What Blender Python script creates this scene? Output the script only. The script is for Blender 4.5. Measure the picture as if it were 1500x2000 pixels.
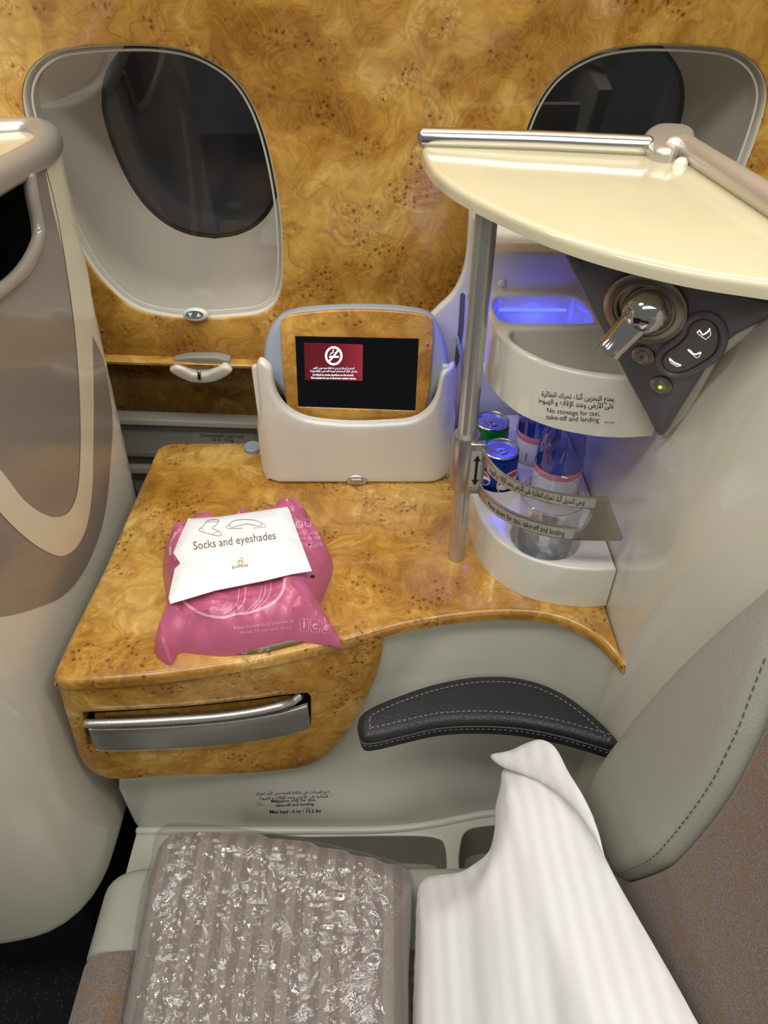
import bpy, bmesh, math, random
import numpy as np
from mathutils import Vector, Matrix, noise
from mathutils.geometry import delaunay_2d_cdt
from mathutils.bvhtree import BVHTree

for o in list(bpy.data.objects):
    bpy.data.objects.remove(o)
SC = bpy.context.scene
COL = SC.collection
random.seed(4)

# ------------------------------------------------------------------ camera, world, light, exposure
F = 1387.0                       # focal length in pixels of the 1500 x 2000 frame
CAM = Vector((0, 0, 1.40))
PITCH = math.atan(1170 / F)
CP, SP = math.cos(PITCH), math.sin(PITCH)
cam_d = bpy.data.cameras.new('camera')
cam_d.sensor_fit = 'VERTICAL'; cam_d.sensor_height = 36.0; cam_d.lens = F / 2000 * 36
cam_d.clip_start = 0.01
cam = bpy.data.objects.new('camera', cam_d); COL.objects.link(cam)
cam.location = CAM; cam.rotation_euler = (math.pi / 2 - PITCH, 0, 0)
SC.camera = cam

W = bpy.data.worlds.new('cabin'); SC.world = W; W.use_nodes = True
W.node_tree.nodes['Background'].inputs[0].default_value = (0.98, 1.0, 0.97, 1)
W.node_tree.nodes['Background'].inputs[1].default_value = 0.15

def area(name, loc, target, sx, sy, power, color):
    d = bpy.data.lights.new(name, 'AREA'); d.shape = 'RECTANGLE'; d.size = sx; d.size_y = sy
    d.energy = power; d.color = color
    o = bpy.data.objects.new(name, d); COL.objects.link(o); o.location = loc
    o.rotation_euler = (Vector(target) - Vector(loc)).to_track_quat('-Z', 'Y').to_euler()
    return o
area('ceiling_strip_light', (0.0, 0.05, 2.15), (0, 0.35, 0.6), 2.2, 0.22, 18, (0.99, 1.0, 0.965))
area('aisle_ceiling_light', (0.0, -0.9, 2.25), (0, 0.5, 0.7), 2.4, 0.35, 8, (0.99, 1.0, 0.965))
area('window_wash_light', (0.0, 0.84, 1.95), (0, 0.95, 1.0), 2.2, 0.08, 9, (0.99, 1.0, 0.95))

SC.view_settings.view_transform = 'Standard'; SC.view_settings.look = 'None'
SC.view_settings.gamma = 1; SC.view_settings.use_curve_mapping = False
SC.view_settings.exposure = 0.12

# ------------------------------------------------------------------ materials
def lin(c):
    c = c / 255
    return c / 12.92 if c <= 0.04045 else ((c + 0.055) / 1.055) ** 2.4
def S(r, g, b): return (lin(r), lin(g), lin(b), 1)
MATS = {}
def pm(name, col, rough=0.4, metal=0.0, coat=0.0, emit=None, es=0.0, trans=0.0, ior=1.45, alpha=1.0, sheen=0.0, spec=0.5):
    m = bpy.data.materials.new(name); m.use_nodes = True
    b = m.node_tree.nodes['Principled BSDF']
    b.inputs['Base Color'].default_value = col
    b.inputs['Roughness'].default_value = rough
    b.inputs['Metallic'].default_value = metal
    b.inputs['Coat Weight'].default_value = coat
    b.inputs['Coat Roughness'].default_value = 0.05
    b.inputs['Transmission Weight'].default_value = trans
    b.inputs['IOR'].default_value = ior
    b.inputs['Alpha'].default_value = alpha
    b.inputs['Sheen Weight'].default_value = sheen
    b.inputs['Specular IOR Level'].default_value = spec
    if emit:
        b.inputs['Emission Color'].default_value = emit; b.inputs['Emission Strength'].default_value = es
    MATS[name] = m
    return m
class NT:
    def __init__(s, m):
        s.m = m; s.t = m.node_tree; s.b = s.t.nodes['Principled BSDF']
    def n(s, typ, **kw):
        nd = s.t.nodes.new(typ)
        for k, v in kw.items():
            if k.startswith('i_'):
                key = k[2:]; key = int(key) if key.isdigit() else key.replace('_', ' ')
                nd.inputs[key].default_value = v
            else: setattr(nd, k, v)
        return nd
    def l(s, a, b): s.t.links.new(a, b)
    def math(s, op, a, b=None, clamp=False):
        nd = s.t.nodes.new('ShaderNodeMath'); nd.operation = op; nd.use_clamp = clamp
        for i, v in enumerate((a, b)):
            if v is None: continue
            if isinstance(v, (int, float)): nd.inputs[i].default_value = v
            else: s.l(v, nd.inputs[i])
        return nd.outputs[0]
    def ramp(s, fac, stops):
        nd = s.t.nodes.new('ShaderNodeValToRGB'); s.l(fac, nd.inputs[0])
        e = nd.color_ramp.elements
        while len(e) < len(stops): e.new(0.5)
        for i, (p, c) in enumerate(stops):
            e[i].position = p; e[i].color = c if len(c) == 4 else (*c, 1)
        return nd.outputs[0]
    def mix(s, fac, a, b, blend='MIX'):
        nd = s.t.nodes.new('ShaderNodeMix'); nd.data_type = 'RGBA'; nd.blend_type = blend
        for sock, v in ((nd.inputs[0], fac), (nd.inputs[6], a), (nd.inputs[7], b)):
            if isinstance(v, (int, float, tuple)): sock.default_value = v
            else: s.l(v, sock)
        return nd.outputs[2]
    def bump(s, h, strength, dist):
        nd = s.n('ShaderNodeBump'); nd.inputs['Strength'].default_value = strength; nd.inputs['Distance'].default_value = dist
        s.l(h, nd.inputs['Height']); s.l(nd.outputs[0], s.b.inputs['Normal'])

def burl(name, dark=1.0):
    m = pm(name, S(190, 135, 50), 0.22, coat=0.55)
    t = NT(m); co = t.n('ShaderNodeTexCoord').outputs['Object']
    def K(c): return (c[0] * dark, c[1] * dark, c[2] * dark, 1)
    # flowing figure: contour lines of a warped noise
    w1 = t.n('ShaderNodeTexNoise', i_Scale=11.0, i_Detail=2.0, i_Roughness=0.5); t.l(co, w1.inputs[0])
    off = t.n('ShaderNodeVectorMath', operation='MULTIPLY_ADD'); t.l(w1.outputs['Color'], off.inputs[0])
    off.inputs[1].default_value = (0.13, 0.13, 0.13); t.l(co, off.inputs[2])
    fig = t.n('ShaderNodeTexNoise', i_Scale=9.0, i_Detail=2.0, i_Roughness=0.45, i_Distortion=1.6); t.l(off.outputs[0], fig.inputs[0])
    soft = t.n('ShaderNodeTexNoise', i_Scale=5.5, i_Detail=5.0, i_Roughness=0.6, i_Distortion=1.0); t.l(off.outputs[0], soft.inputs[0])
    fine = t.n('ShaderNodeTexNoise', i_Scale=60.0, i_Detail=5.0, i_Roughness=0.6, i_Distortion=2.0); t.l(off.outputs[0], fine.inputs[0])
    jit = t.math('MULTIPLY_ADD', fine.outputs[0], 0.06); t.l(fig.outputs[0], jit.node.inputs[2])
    l1 = t.math('MULTIPLY_ADD', t.math('SINE', t.math('MULTIPLY', jit, 44.0)), 0.5); l1.node.inputs[2].default_value = 0.5
    l2 = t.math('MULTIPLY_ADD', t.math('SINE', t.math('MULTIPLY', jit, 120.0)), 0.5); l2.node.inputs[2].default_value = 0.5
    base = t.ramp(soft.outputs[0], [(0.31, K(S(126, 78, 20))), (0.43, K(S(176, 122, 42))), (0.55, K(S(208, 158, 70))), (0.70, K(S(232, 192, 112)))])
    lm = t.ramp(w1.outputs[0], [(0.38, (0.35, 0.35, 0.35)), (0.62, (1, 1, 1))])
    c = t.mix(t.math('MULTIPLY', t.math('MULTIPLY', t.math('POWER', l1, 2.0), lm), 0.52), base, K(S(146, 96, 30)))
    c = t.mix(t.math('MULTIPLY', l2, 0.15), c, K(S(230, 192, 116)))
    c = t.mix(t.math('MULTIPLY', t.ramp(fine.outputs[0], [(0.35, (1, 1, 1)), (0.55, (0, 0, 0))]), 0.25), c, K(S(150, 100, 32)))
    # clusters of eyes
    cl = t.n('ShaderNodeTexNoise', i_Scale=20.0, i_Detail=1.0, i_Roughness=0.5); t.l(co, cl.inputs[0])
    mask = t.ramp(cl.outputs[0], [(0.535, (0, 0, 0)), (0.59, (1, 1, 1))])
    vo = t.n('ShaderNodeTexVoronoi', i_Scale=135.0, i_Randomness=1.0)
    vw = t.n('ShaderNodeVectorMath', operation='MULTIPLY_ADD'); t.l(fine.outputs['Color'], vw.inputs[0])
    vw.inputs[1].default_value = (0.010, 0.010, 0.010); t.l(co, vw.inputs[2]); t.l(vw.outputs[0], vo.inputs[0])
    sep = t.n('ShaderNodeSeparateColor'); t.l(vo.outputs['Color'], sep.inputs[0])
    pick = t.math('GREATER_THAN', sep.outputs[0], 0.35)
    dot = t.ramp(vo.outputs['Distance'], [(0.20, (1, 1, 1)), (0.40, (0, 0, 0))])
    halo = t.ramp(vo.outputs['Distance'], [(0.30, (0, 0, 0)), (0.48, (1, 1, 1)), (0.66, (0, 0, 0))])
    wide = t.ramp(cl.outputs[0], [(0.47, (0, 0, 0)), (0.525, (1, 1, 1)), (0.58, (0, 0, 0))])
    c = t.mix(t.math('MULTIPLY', wide, 0.30), c, K(S(140, 84, 24)))
    c = t.mix(t.math('MULTIPLY', t.math('MULTIPLY', halo, mask), 0.45), c, K(S(140, 84, 24)))
    c = t.mix(t.math('MULTIPLY', t.math('MULTIPLY', t.math('MULTIPLY', dot, mask), pick), 0.85), c, K(S(88, 46, 12)))
    t.l(c, t.b.inputs['Base Color'])
    return m
burl('burl')

cream = pm('cream', S(206, 195, 162), 0.16, coat=0.5)
shellm = pm('shell_beige', S(214, 208, 190), 0.2, coat=0.45)
gloss_white = pm('gloss_white', S(220, 215, 199), 0.14, coat=0.6)
lowshell = pm('lower_beige', S(205, 202, 188), 0.3, coat=0.2)
taupe = pm('taupe', S(138, 128, 116), 0.22, coat=0.5)
stripe = pm('cream_stripe', S(218, 208, 178), 0.22, coat=0.4)
reveal = pm('reveal', S(216, 206, 190), 0.45)
pane_m = pm('dark_pane', S(50, 54, 60), 0.12, coat=0.3)
rail_m = pm('brushed_metal', S(196, 194, 188), 0.28, metal=0.8)
t = NT(rail_m)
gco = t.n('ShaderNodeTexCoord').outputs['Object']; mp = t.n('ShaderNodeMapping'); mp.inputs['Scale'].default_value = (900, 900, 14); t.l(gco, mp.inputs[0])
nz = t.n('ShaderNodeTexNoise', i_Scale=1.0, i_Detail=3.0); t.l(mp.outputs[0], nz.inputs[0])
t.l(t.ramp(nz.outputs[0], [(0.2, (0.2, 0.2, 0.2)), (0.8, (0.4, 0.4, 0.4))]), t.b.inputs['Roughness'])
satin = pm('satin_rail', S(196, 188, 176), 0.34, metal=0.65)
chrome = pm('chrome', S(205, 203, 200), 0.1, metal=1.0)
steel = pm('steel', S(150, 142, 130), 0.3, metal=1.0)
handle_m = pm('handle_metal', S(172, 170, 164), 0.36, metal=0.75)
guard_m = pm('guard_metal', S(176, 170, 158), 0.3, metal=0.85)
black = pm('black_print', S(16, 16, 18), 0.5)
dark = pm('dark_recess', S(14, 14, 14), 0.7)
panel_m = pm('control_panel_grey', S(96, 94, 98), 0.32, coat=0.15)
bean_m = pm('key_pad', S(104, 100, 94), 0.45)
icon_m = pm('icon_light', S(240, 240, 248), 0.5, emit=(0.9, 0.92, 1, 1), es=0.9)
green_led = pm('green_led', S(150, 230, 40), 0.4, emit=S(150, 240, 30), es=1.6)
olive = pm('olive_led', S(70, 80, 40), 0.4)
sticker = pm('sticker_film', S(224, 219, 202), 0.3)
sticker_grey = pm('sticker_grey', S(176, 170, 156), 0.35, metal=0.3)
tablet_grey = pm('tablet_grey', S(150, 158, 168), 0.45)
screen_blk = pm('screen_black', S(4, 5, 8), 0.08)
screen_red = pm('screen_red', S(40, 4, 8), 0.15, emit=S(128, 32, 44), es=0.9)
t = NT(screen_red)
g = t.n('ShaderNodeTexCoord').outputs['Generated']; sx = t.n('ShaderNodeSeparateXYZ'); t.l(g, sx.inputs[0])
t.l(t.ramp(sx.outputs[0], [(0.0, S(92, 20, 30)), (0.55, S(104, 24, 34)), (1.0, S(150, 42, 56))]), t.b.inputs['Emission Color'])
screen_wht = pm('screen_white', S(200, 220, 230), 0.3, emit=S(214, 236, 246), es=1.0)
gold_print = pm('gold_print', S(205, 165, 90), 0.4)
leather_b = pm('black_leather', S(38, 38, 40), 0.42)
leather_g = pm('grey_leather', S(166, 164, 150), 0.48)
for m, sc_, st in ((leather_b, 420, 0.25), (leather_g, 380, 0.12)):
    t = NT(m); co = t.n('ShaderNodeTexCoord').outputs['Object']
    v = t.n('ShaderNodeTexVoronoi', i_Scale=sc_); t.l(co, v.inputs[0])
    n2 = t.n('ShaderNodeTexNoise', i_Scale=22.0, i_Detail=3.0); t.l(co, n2.inputs[0])
    t.bump(t.math('ADD', v.outputs['Distance'], t.math('MULTIPLY', n2.outputs[0], 2.0)), st, 0.002)
thread = pm('thread', S(150, 148, 142), 0.7)
thread_d = pm('thread_dark', S(92, 92, 84), 0.7)
fabric = pm('seat_fabric', S(150, 128, 116), 0.85, sheen=0.2)
t = NT(fabric); co = t.n('ShaderNodeTexCoord').outputs['Object']
ve = t.n('ShaderNodeTexVoronoi', feature='DISTANCE_TO_EDGE', i_Scale=13.0); 
wn = t.n('ShaderNodeTexNoise', i_Scale=8.0); t.l(co, wn.inputs[0])
vm = t.n('ShaderNodeVectorMath', operation='MULTIPLY_ADD'); t.l(wn.outputs['Color'], vm.inputs[0]); vm.inputs[1].default_value = (0.06, 0.06, 0.06); t.l(co, vm.inputs[2])
t.l(vm.outputs[0], ve.inputs[0])
line = t.ramp(ve.outputs['Distance'], [(0.085, (1, 1, 1)), (0.105, (0, 0, 0))])
vd = t.n('ShaderNodeTexVoronoi', i_Scale=120.0, i_Randomness=0.6); t.l(co, vd.inputs[0])
dots = t.ramp(vd.outputs['Distance'], [(0.40, (1, 1, 1)), (0.48, (0, 0, 0))])
gap = t.n('ShaderNodeTexNoise', i_Scale=14.0); t.l(co, gap.inputs[0])
msk = t.math('MULTIPLY', t.math('MULTIPLY', line, dots), t.ramp(gap.outputs[0], [(0.43, (0, 0, 0)), (0.47, (1, 1, 1))]))
vv_ = t.n('ShaderNodeTexVoronoi', i_Scale=760.0, i_Randomness=0.9); t.l(co, vv_.inputs[0])
wv = t.ramp(vv_.outputs['Distance'], [(0.15, (1, 1, 1)), (0.55, (0, 0, 0))])
c = t.mix(wv, S(112, 95, 87), S(160, 139, 127))
c = t.mix(t.math('MULTIPLY', msk, 0.9), c, S(134, 98, 64))
t.l(c, t.b.inputs['Base Color']); t.bump(wv, 0.3, 0.0008)

pillow_m = pm('pillow_cotton', S(236, 232, 228), 0.8, sheen=0.15)
t = NT(pillow_m); co = t.n('ShaderNodeTexCoord').outputs['Object']
wv = t.n('ShaderNodeTexWave', bands_direction='X', i_Scale=21.0, i_Distortion=0.6, i_Detail=1.0); t.l(co, wv.inputs[0])
t.l(t.mix(wv.outputs[1], S(231, 227, 224), S(240, 237, 235)), t.b.inputs['Base Color'])
n3 = t.n('ShaderNodeTexNoise', i_Scale=600.0, i_Detail=2.0); t.l(co, n3.inputs[0]); t.bump(n3.outputs[0], 0.08, 0.0006)
blanket_m = pm('blanket', S(134, 121, 112), 0.75, sheen=0.3)
t = NT(blanket_m); co = t.n('ShaderNodeTexCoord').outputs['Object']
wv = t.n('ShaderNodeTexWave', bands_direction='X', i_Scale=13.5, i_Distortion=0.25, i_Detail=0.0); t.l(co, wv.inputs[0])
t.l(t.mix(t.ramp(wv.outputs[1], [(0.42, (0, 0, 0)), (0.58, (1, 1, 1))]), S(130, 117, 109), S(148, 135, 126)), t.b.inputs['Base Color'])

def film(name, tint, refl, rough, bump_scale=None, bs=0.5, pwr=3.5, edge=0.5):
    m = bpy.data.materials.new(name); m.use_nodes = True; nt = m.node_tree; nt.nodes.clear()
    out = nt.nodes.new('ShaderNodeOutputMaterial'); mx = nt.nodes.new('ShaderNodeMixShader')
    tr = nt.nodes.new('ShaderNodeBsdfTransparent'); tr.inputs[0].default_value = tint
    gl = nt.nodes.new('ShaderNodeBsdfGlossy'); gl.inputs['Roughness'].default_value = rough
    fr = nt.nodes.new('ShaderNodeLayerWeight'); fr.inputs['Blend'].default_value = 0.5
    pw = nt.nodes.new('ShaderNodeMath'); pw.operation = 'POWER'; pw.inputs[1].default_value = pwr
    mt = nt.nodes.new('ShaderNodeMath'); mt.operation = 'MULTIPLY_ADD'; mt.use_clamp = True; mt.inputs[1].default_value = edge; mt.inputs[2].default_value = 0.035 * refl
    nt.links.new(fr.outputs['Facing'], pw.inputs[0]); nt.links.new(pw.outputs[0], mt.inputs[0]); nt.links.new(mt.outputs[0], mx.inputs[0])
    nt.links.new(tr.outputs[0], mx.inputs[1]); nt.links.new(gl.outputs[0], mx.inputs[2]); nt.links.new(mx.outputs[0], out.inputs[0])
    if bump_scale:
        co = nt.nodes.new('ShaderNodeTexCoord'); nz = nt.nodes.new('ShaderNodeTexNoise'); nz.inputs['Scale'].default_value = bump_scale
        nz.inputs['Detail'].default_value = 4; nz.inputs['Distortion'].default_value = 1.5
        bp = nt.nodes.new('ShaderNodeBump'); bp.inputs['Strength'].default_value = bs; bp.inputs['Distance'].default_value = 0.006
        nt.links.new(co.outputs['Object'], nz.inputs[0]); nt.links.new(nz.outputs[0], bp.inputs['Height'])
        nt.links.new(bp.outputs[0], gl.inputs['Normal']); nt.links.new(bp.outputs[0], fr.inputs['Normal'])
    MATS[name] = m
    return m
cover_glass = film('cover_glass', (0.97, 0.97, 0.97, 1), 1.0, 0.03)
wrap_m = film('plastic_wrap', (0.985, 0.985, 0.985, 1), 3.7, 0.045, 60.0, 0.5, 3.0, 0.22)
tumbler_m = film('tumbler_glass', (0.94, 0.95, 0.96, 1), 1.6, 0.03, pwr=2.0, edge=0.6)
pet_m = film('bottle_plastic', (0.66, 0.72, 0.98, 1), 2.5, 0.05, pwr=1.8, edge=0.75)
cap_m = pm('bottle_cap', S(30, 50, 190), 0.25)
label_w = pm('label_white', S(225, 224, 232), 0.45)
label_p = pm('label_pink', S(232, 140, 155), 0.45)
can_blue = pm('can_blue', S(12, 44, 140), 0.28, metal=0.35)
can_green = pm('can_green', S(10, 120, 50), 0.28, metal=0.35)
can_red = pm('can_red', S(214, 48, 40), 0.35)
can_white = pm('can_white', S(238, 238, 240), 0.4)
alu = pm('aluminium', S(196, 196, 202), 0.26, metal=1.0)
pink = pm('pink_plastic', S(196, 100, 130), 0.34, coat=0.15)
pinkl = pm('pink_print', S(232, 170, 192), 0.4)
inner_m = pm('dark_foam', S(104, 88, 62), 0.3)
pouch_m = pm('pouch_white', S(240, 240, 238), 0.38, coat=0.1)
t = NT(pouch_m); co = t.n('ShaderNodeTexCoord').outputs['Object']
nz = t.n('ShaderNodeTexNoise', i_Scale=28.0, i_Detail=3.0, i_Distortion=1.0); t.l(co, nz.inputs[0]); t.bump(nz.outputs[0], 0.25, 0.006)
brown_print = pm('brown_print', S(120, 92, 74), 0.5)
grey_print = pm('grey_print', S(120, 112, 108), 0.5)
carpet = pm('carpet', S(20, 20, 24), 0.95)
t = NT(carpet); co = t.n('ShaderNodeTexCoord').outputs['Object']
v = t.n('ShaderNodeTexVoronoi', i_Scale=160.0); t.l(co, v.inputs[0])
t.l(t.ramp(v.outputs['Distance'], [(0.1, S(70, 70, 78)), (0.25, S(18, 18, 22))]), t.b.inputs['Base Color'])
blue_led = pm('blue_led', S(20, 30, 250), 0.4, emit=(0.03, 0.05, 1.0, 1), es=6.0)
blue_glow = pm('blue_glow', S(30, 40, 200), 0.35, emit=(0.05, 0.07, 1.0, 1), es=0.7)
bin_grey = pm('bin_grey', S(150, 144, 132), 0.5)
bin_rail = pm('bin_rail', S(206, 200, 182), 0.4)
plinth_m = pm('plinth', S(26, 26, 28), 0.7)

# ------------------------------------------------------------------ pixel rays and frames
def ray(px, py):
    xc = (px - 750) / F; dc = (py - 1000) / F
    return Vector((xc, CP - dc * SP, -(SP + dc * CP)))
def onz(px, py, z):
    d = ray(px, py); return CAM + d * ((z - CAM.z) / d.z)
def ony(px, py, y):
    d = ray(px, py); return CAM + d * ((y - CAM.y) / d.y)
def onx(px, py, x):
    d = ray(px, py); return CAM + d * ((x - CAM.x) / d.x)
def hit(px, py, fn, a=0.2, b=2.5):
    d = ray(px, py); fa = fn(CAM + d * a)
    for _ in range(60):
        m = (a + b) / 2; fm = fn(CAM + d * m)
        if (fm > 0) == (fa > 0): a = m
        else: b = m
    return CAM + d * a
class Fr:
    def __init__(s, O, U, V):
        s.O = Vector(O); s.U = Vector(U).normalized(); V = Vector(V)
        s.V = (V - s.U * V.dot(s.U)).normalized(); s.W = s.U.cross(s.V)
    def P(s, u, v, w=0): return s.O + s.U * u + s.V * v + s.W * w
    def __call__(s, u, v, w=0): return s.P(u, v, w)
    def px(s, x, y, w=0):
        d = ray(x, y); o = s.O + s.W * w
        p = CAM + d * ((o - CAM).dot(s.W) / d.dot(s.W)) - s.O
        return (p.dot(s.U), p.dot(s.V))
    def pxs(s, pts, w=0): return [s.px(x, y, w) for x, y in pts]

# ------------------------------------------------------------------ 2D tools
def spline(pts, n=8, closed=False):
    pts = [tuple(p) for p in pts]; out = []; N = len(pts); dim = len(pts[0])
    rng = N if closed else N - 1
    for i in range(rng):
        if closed: p = [pts[(i + k) % N] for k in (-1, 0, 1, 2)]
        else: p = [pts[min(max(i + k, 0), N - 1)] for k in (-1, 0, 1, 2)]
        for j in range(n):
            t_ = j / n
            out.append(tuple(0.5 * (2 * p[1][a] + (p[2][a] - p[0][a]) * t_ + (2 * p[0][a] - 5 * p[1][a] + 4 * p[2][a] - p[3][a]) * t_ ** 2
                       + (3 * p[1][a] - p[0][a] - 3 * p[2][a] + p[3][a]) * t_ ** 3) for a in range(dim)))
    if not closed: out.append(pts[-1])
    return out
def area2(lp): return sum(a[0] * b[1] - b[0] * a[1] for a, b in zip(lp, lp[1:] + lp[:1])) / 2
def orient(lp, ccw): return list(lp) if (area2(list(lp)) > 0) == ccw else list(reversed(lp))
def resample(lp, step):
    out = []
    for a, b in zip(lp, lp[1:] + lp[:1]):
        n = max(1, int(math.hypot(b[0] - a[0], b[1] - a[1]) / step + 0.5))
        out += [(a[0] + (b[0] - a[0]) * k / n, a[1] + (b[1] - a[1]) * k / n) for k in range(n)]
    return out
def inset(lp, d):
    n = len(lp); out = []
    for i in range(n):
        a, b, c = lp[i - 1], lp[i], lp[(i + 1) % n]
        e1 = Vector((b[0] - a[0], b[1] - a[1])); e2 = Vector((c[0] - b[0], c[1] - b[1]))
        if e1.length < 1e-9 or e2.length < 1e-9:
            e1 = e2 = (e1 if e1.length > e2.length else e2)
        e1.normalize(); e2.normalize()
        n1 = Vector((-e1.y, e1.x)); n2 = Vector((-e2.y, e2.x)); m = n1 + n2
        if m.length < 1e-6: m = n1
        m.normalize(); k = max(0.45, m.dot(n1))
        out.append((b[0] + m.x * d / k, b[1] + m.y * d / k))
    return out
def pip(P, loops):
    P = np.asarray(P); ins = np.zeros(len(P), bool)
    for lp in loops:
        L = np.asarray(lp)
        for i in range(len(L)):
            x1, y1 = L[i - 1]; x2, y2 = L[i]
            if y1 == y2: continue
            c = ((y1 > P[:, 1]) != (y2 > P[:, 1])) & (P[:, 0] < (x2 - x1) * (P[:, 1] - y1) / (y2 - y1) + x1)
            ins ^= c
    return ins
def bdist(P, loops):
    P = np.asarray(P); D = np.full(len(P), 1e9)
    for lp in loops:
        L = np.asarray(lp)
        for i in range(len(L)):
            a = L[i - 1]; b = L[i]; ab = b - a; q = max(ab @ ab, 1e-12)
            tt = np.clip(((P - a) @ ab) / q, 0, 1)
            D = np.minimum(D, np.hypot(*(P - a - tt[:, None] * ab).T))
    return D
def tri2d(loops, step=None):
    vs = []; es = []
    for lp in loops:
        b0 = len(vs); vs += [Vector(p) for p in lp]
        es += [(b0 + i, b0 + (i + 1) % len(lp)) for i in range(len(lp))]
    if step:
        A = np.array([tuple(v) for v in vs]); lo = A.min(0); hi = A.max(0)
        gx, gy = np.meshgrid(np.arange(lo[0] + step / 2, hi[0], step), np.arange(lo[1] + step / 2, hi[1], step))
        gx = gx + (np.arange(gx.shape[0]) % 2)[:, None] * step / 2
        G = np.stack([gx.ravel(), gy.ravel()], 1)
        if len(G):
            G = G[pip(G, loops)]
        if len(G):
            G = G[bdist(G, loops) > step * 0.45]
            vs += [Vector((float(a), float(b))) for a, b in G]
    r = delaunay_2d_cdt(vs, es, [], 0, 1e-7)
    V = [tuple(v) for v in r[0]]; T = [f for f in r[2]]
    cen = np.array([np.mean([V[i] for i in f], 0) for f in T])
    ok = pip(cen, loops)
    return V, [f for f, k in zip(T, ok) if k]

# ------------------------------------------------------------------ objects and things
THINGS = []
def finish(me, ang=40):
    me.polygons.foreach_set('use_smooth', [True] * len(me.polygons))
    me.set_sharp_from_angle(angle=math.radians(ang)); me.update()
def mk(name, V, Fc, mat, parent=None, ang=40, weld=True, recalc=True):
    me = bpy.data.meshes.new(name)
    bm = bmesh.new()
    vv = [bm.verts.new(tuple(v)) for v in V]
    for f in Fc:
        if len(set(f)) < 3: continue
        try: bm.faces.new([vv[i] for i in f])
        except ValueError: pass
    if weld: bmesh.ops.remove_doubles(bm, verts=bm.verts, dist=2e-6)
    if recalc: bmesh.ops.recalc_face_normals(bm, faces=bm.faces)
    bm.to_mesh(me); bm.free()
    finish(me, ang)
    if mat is not None: me.materials.append(MATS[mat] if isinstance(mat, str) else mat)
    o = bpy.data.objects.new(name, me); COL.objects.link(o)
    if parent is not None: o.parent = parent
    return o
def thing(name, label=None, cat=None, loc=(0, 0, 0), group=None, kind=None):
    o = bpy.data.objects.new(name, None); COL.objects.link(o); o['base'] = list(loc)
    return tag(o, label, cat, loc, group, kind)
def tag(o, label=None, cat=None, loc=(0, 0, 0), group=None, kind=None):
    o['base'] = list(loc); THINGS.append(o)
    if label: o['label'] = label
    if cat: o['category'] = cat
    if group: o['group'] = group
    if kind: o['kind'] = kind
    return o
def slab(name, loops, thick, warp, mat, parent=None, r=0.0, step=None, segs=3, back=True, ang=40):
    loops = [list(map(tuple, lp)) for lp in loops]
    loops = [orient(lp, i == 0) for i, lp in enumerate(loops)]
    if step: loops = [resample(lp, step) for lp in loops]
    rings = []
    if r > 0:
        for k in range(segs + 1):
            th = k / segs * math.pi / 2
            rings.append((r * (1 - math.sin(th)), -r * (1 - math.cos(th))))
    else: rings.append((0, 0))
    if thick > 0: rings.append((0, -thick))
    V = []; Fs = []
    ins0 = [inset(lp, rings[0][0]) if rings[0][0] else lp for lp in loops]
    tv, tf = tri2d(ins0, step)
    V += [warp(u, v, 0) for u, v in tv]; Fs += [tuple(f) for f in tf]
    for lp in loops:
        n = len(lp); prev = None
        for ins, w in rings:
            L = inset(lp, ins) if ins else lp
            b0 = len(V); V += [warp(u, v, w) for u, v in L]
            if prev is not None:
                Fs += [(prev + i, prev + (i + 1) % n, b0 + (i + 1) % n, b0 + i) for i in range(n)]
            prev = b0
    if back and thick > 0:
        tv, tf = tri2d(loops, step); b0 = len(V)
        V += [warp(u, v, -thick) for u, v in tv]; Fs += [tuple(b0 + i for i in reversed(f)) for f in tf]
    return mk(name, V, Fs, mat, parent, ang)
def flat(name, loops, warp, mat, parent=None, off=0.0004, step=None):
    loops = [orient(list(map(tuple, lp)), i == 0) for i, lp in enumerate(loops)]
    if step: loops = [resample(lp, step) for lp in loops]
    tv, tf = tri2d(loops, step)
    return mk(name, [warp(u, v, off) for u, v in tv], tf, mat, parent)
def puffy(name, loop, warp, top, bot, mat, parent=None, step=0.006, ang=180):
    lp = resample(orient(list(map(tuple, loop)), True), step)
    tv, tf = tri2d([lp], step); D = bdist(tv, [lp]); D[D < 1e-5] = 0
    V = [warp(u, v, top(u, v, d)) for (u, v), d in zip(tv, D)]; b0 = len(V)
    V += [warp(u, v, bot(u, v, d) if d > 0 else top(u, v, 0) - 0.0006) for (u, v), d in zip(tv, D)]
    Fs = [tuple(f) for f in tf] + [tuple(b0 + i for i in reversed(f)) for f in tf]
    cnt = {}
    for f in tf:
        for i, j in zip(f, list(f[1:]) + [f[0]]): cnt[(i, j)] = 1
    Fs += [(j, i, b0 + i, b0 + j) for (i, j) in cnt if (j, i) not in cnt]
    return mk(name, V, Fs, mat, parent, ang, weld=False)
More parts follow.
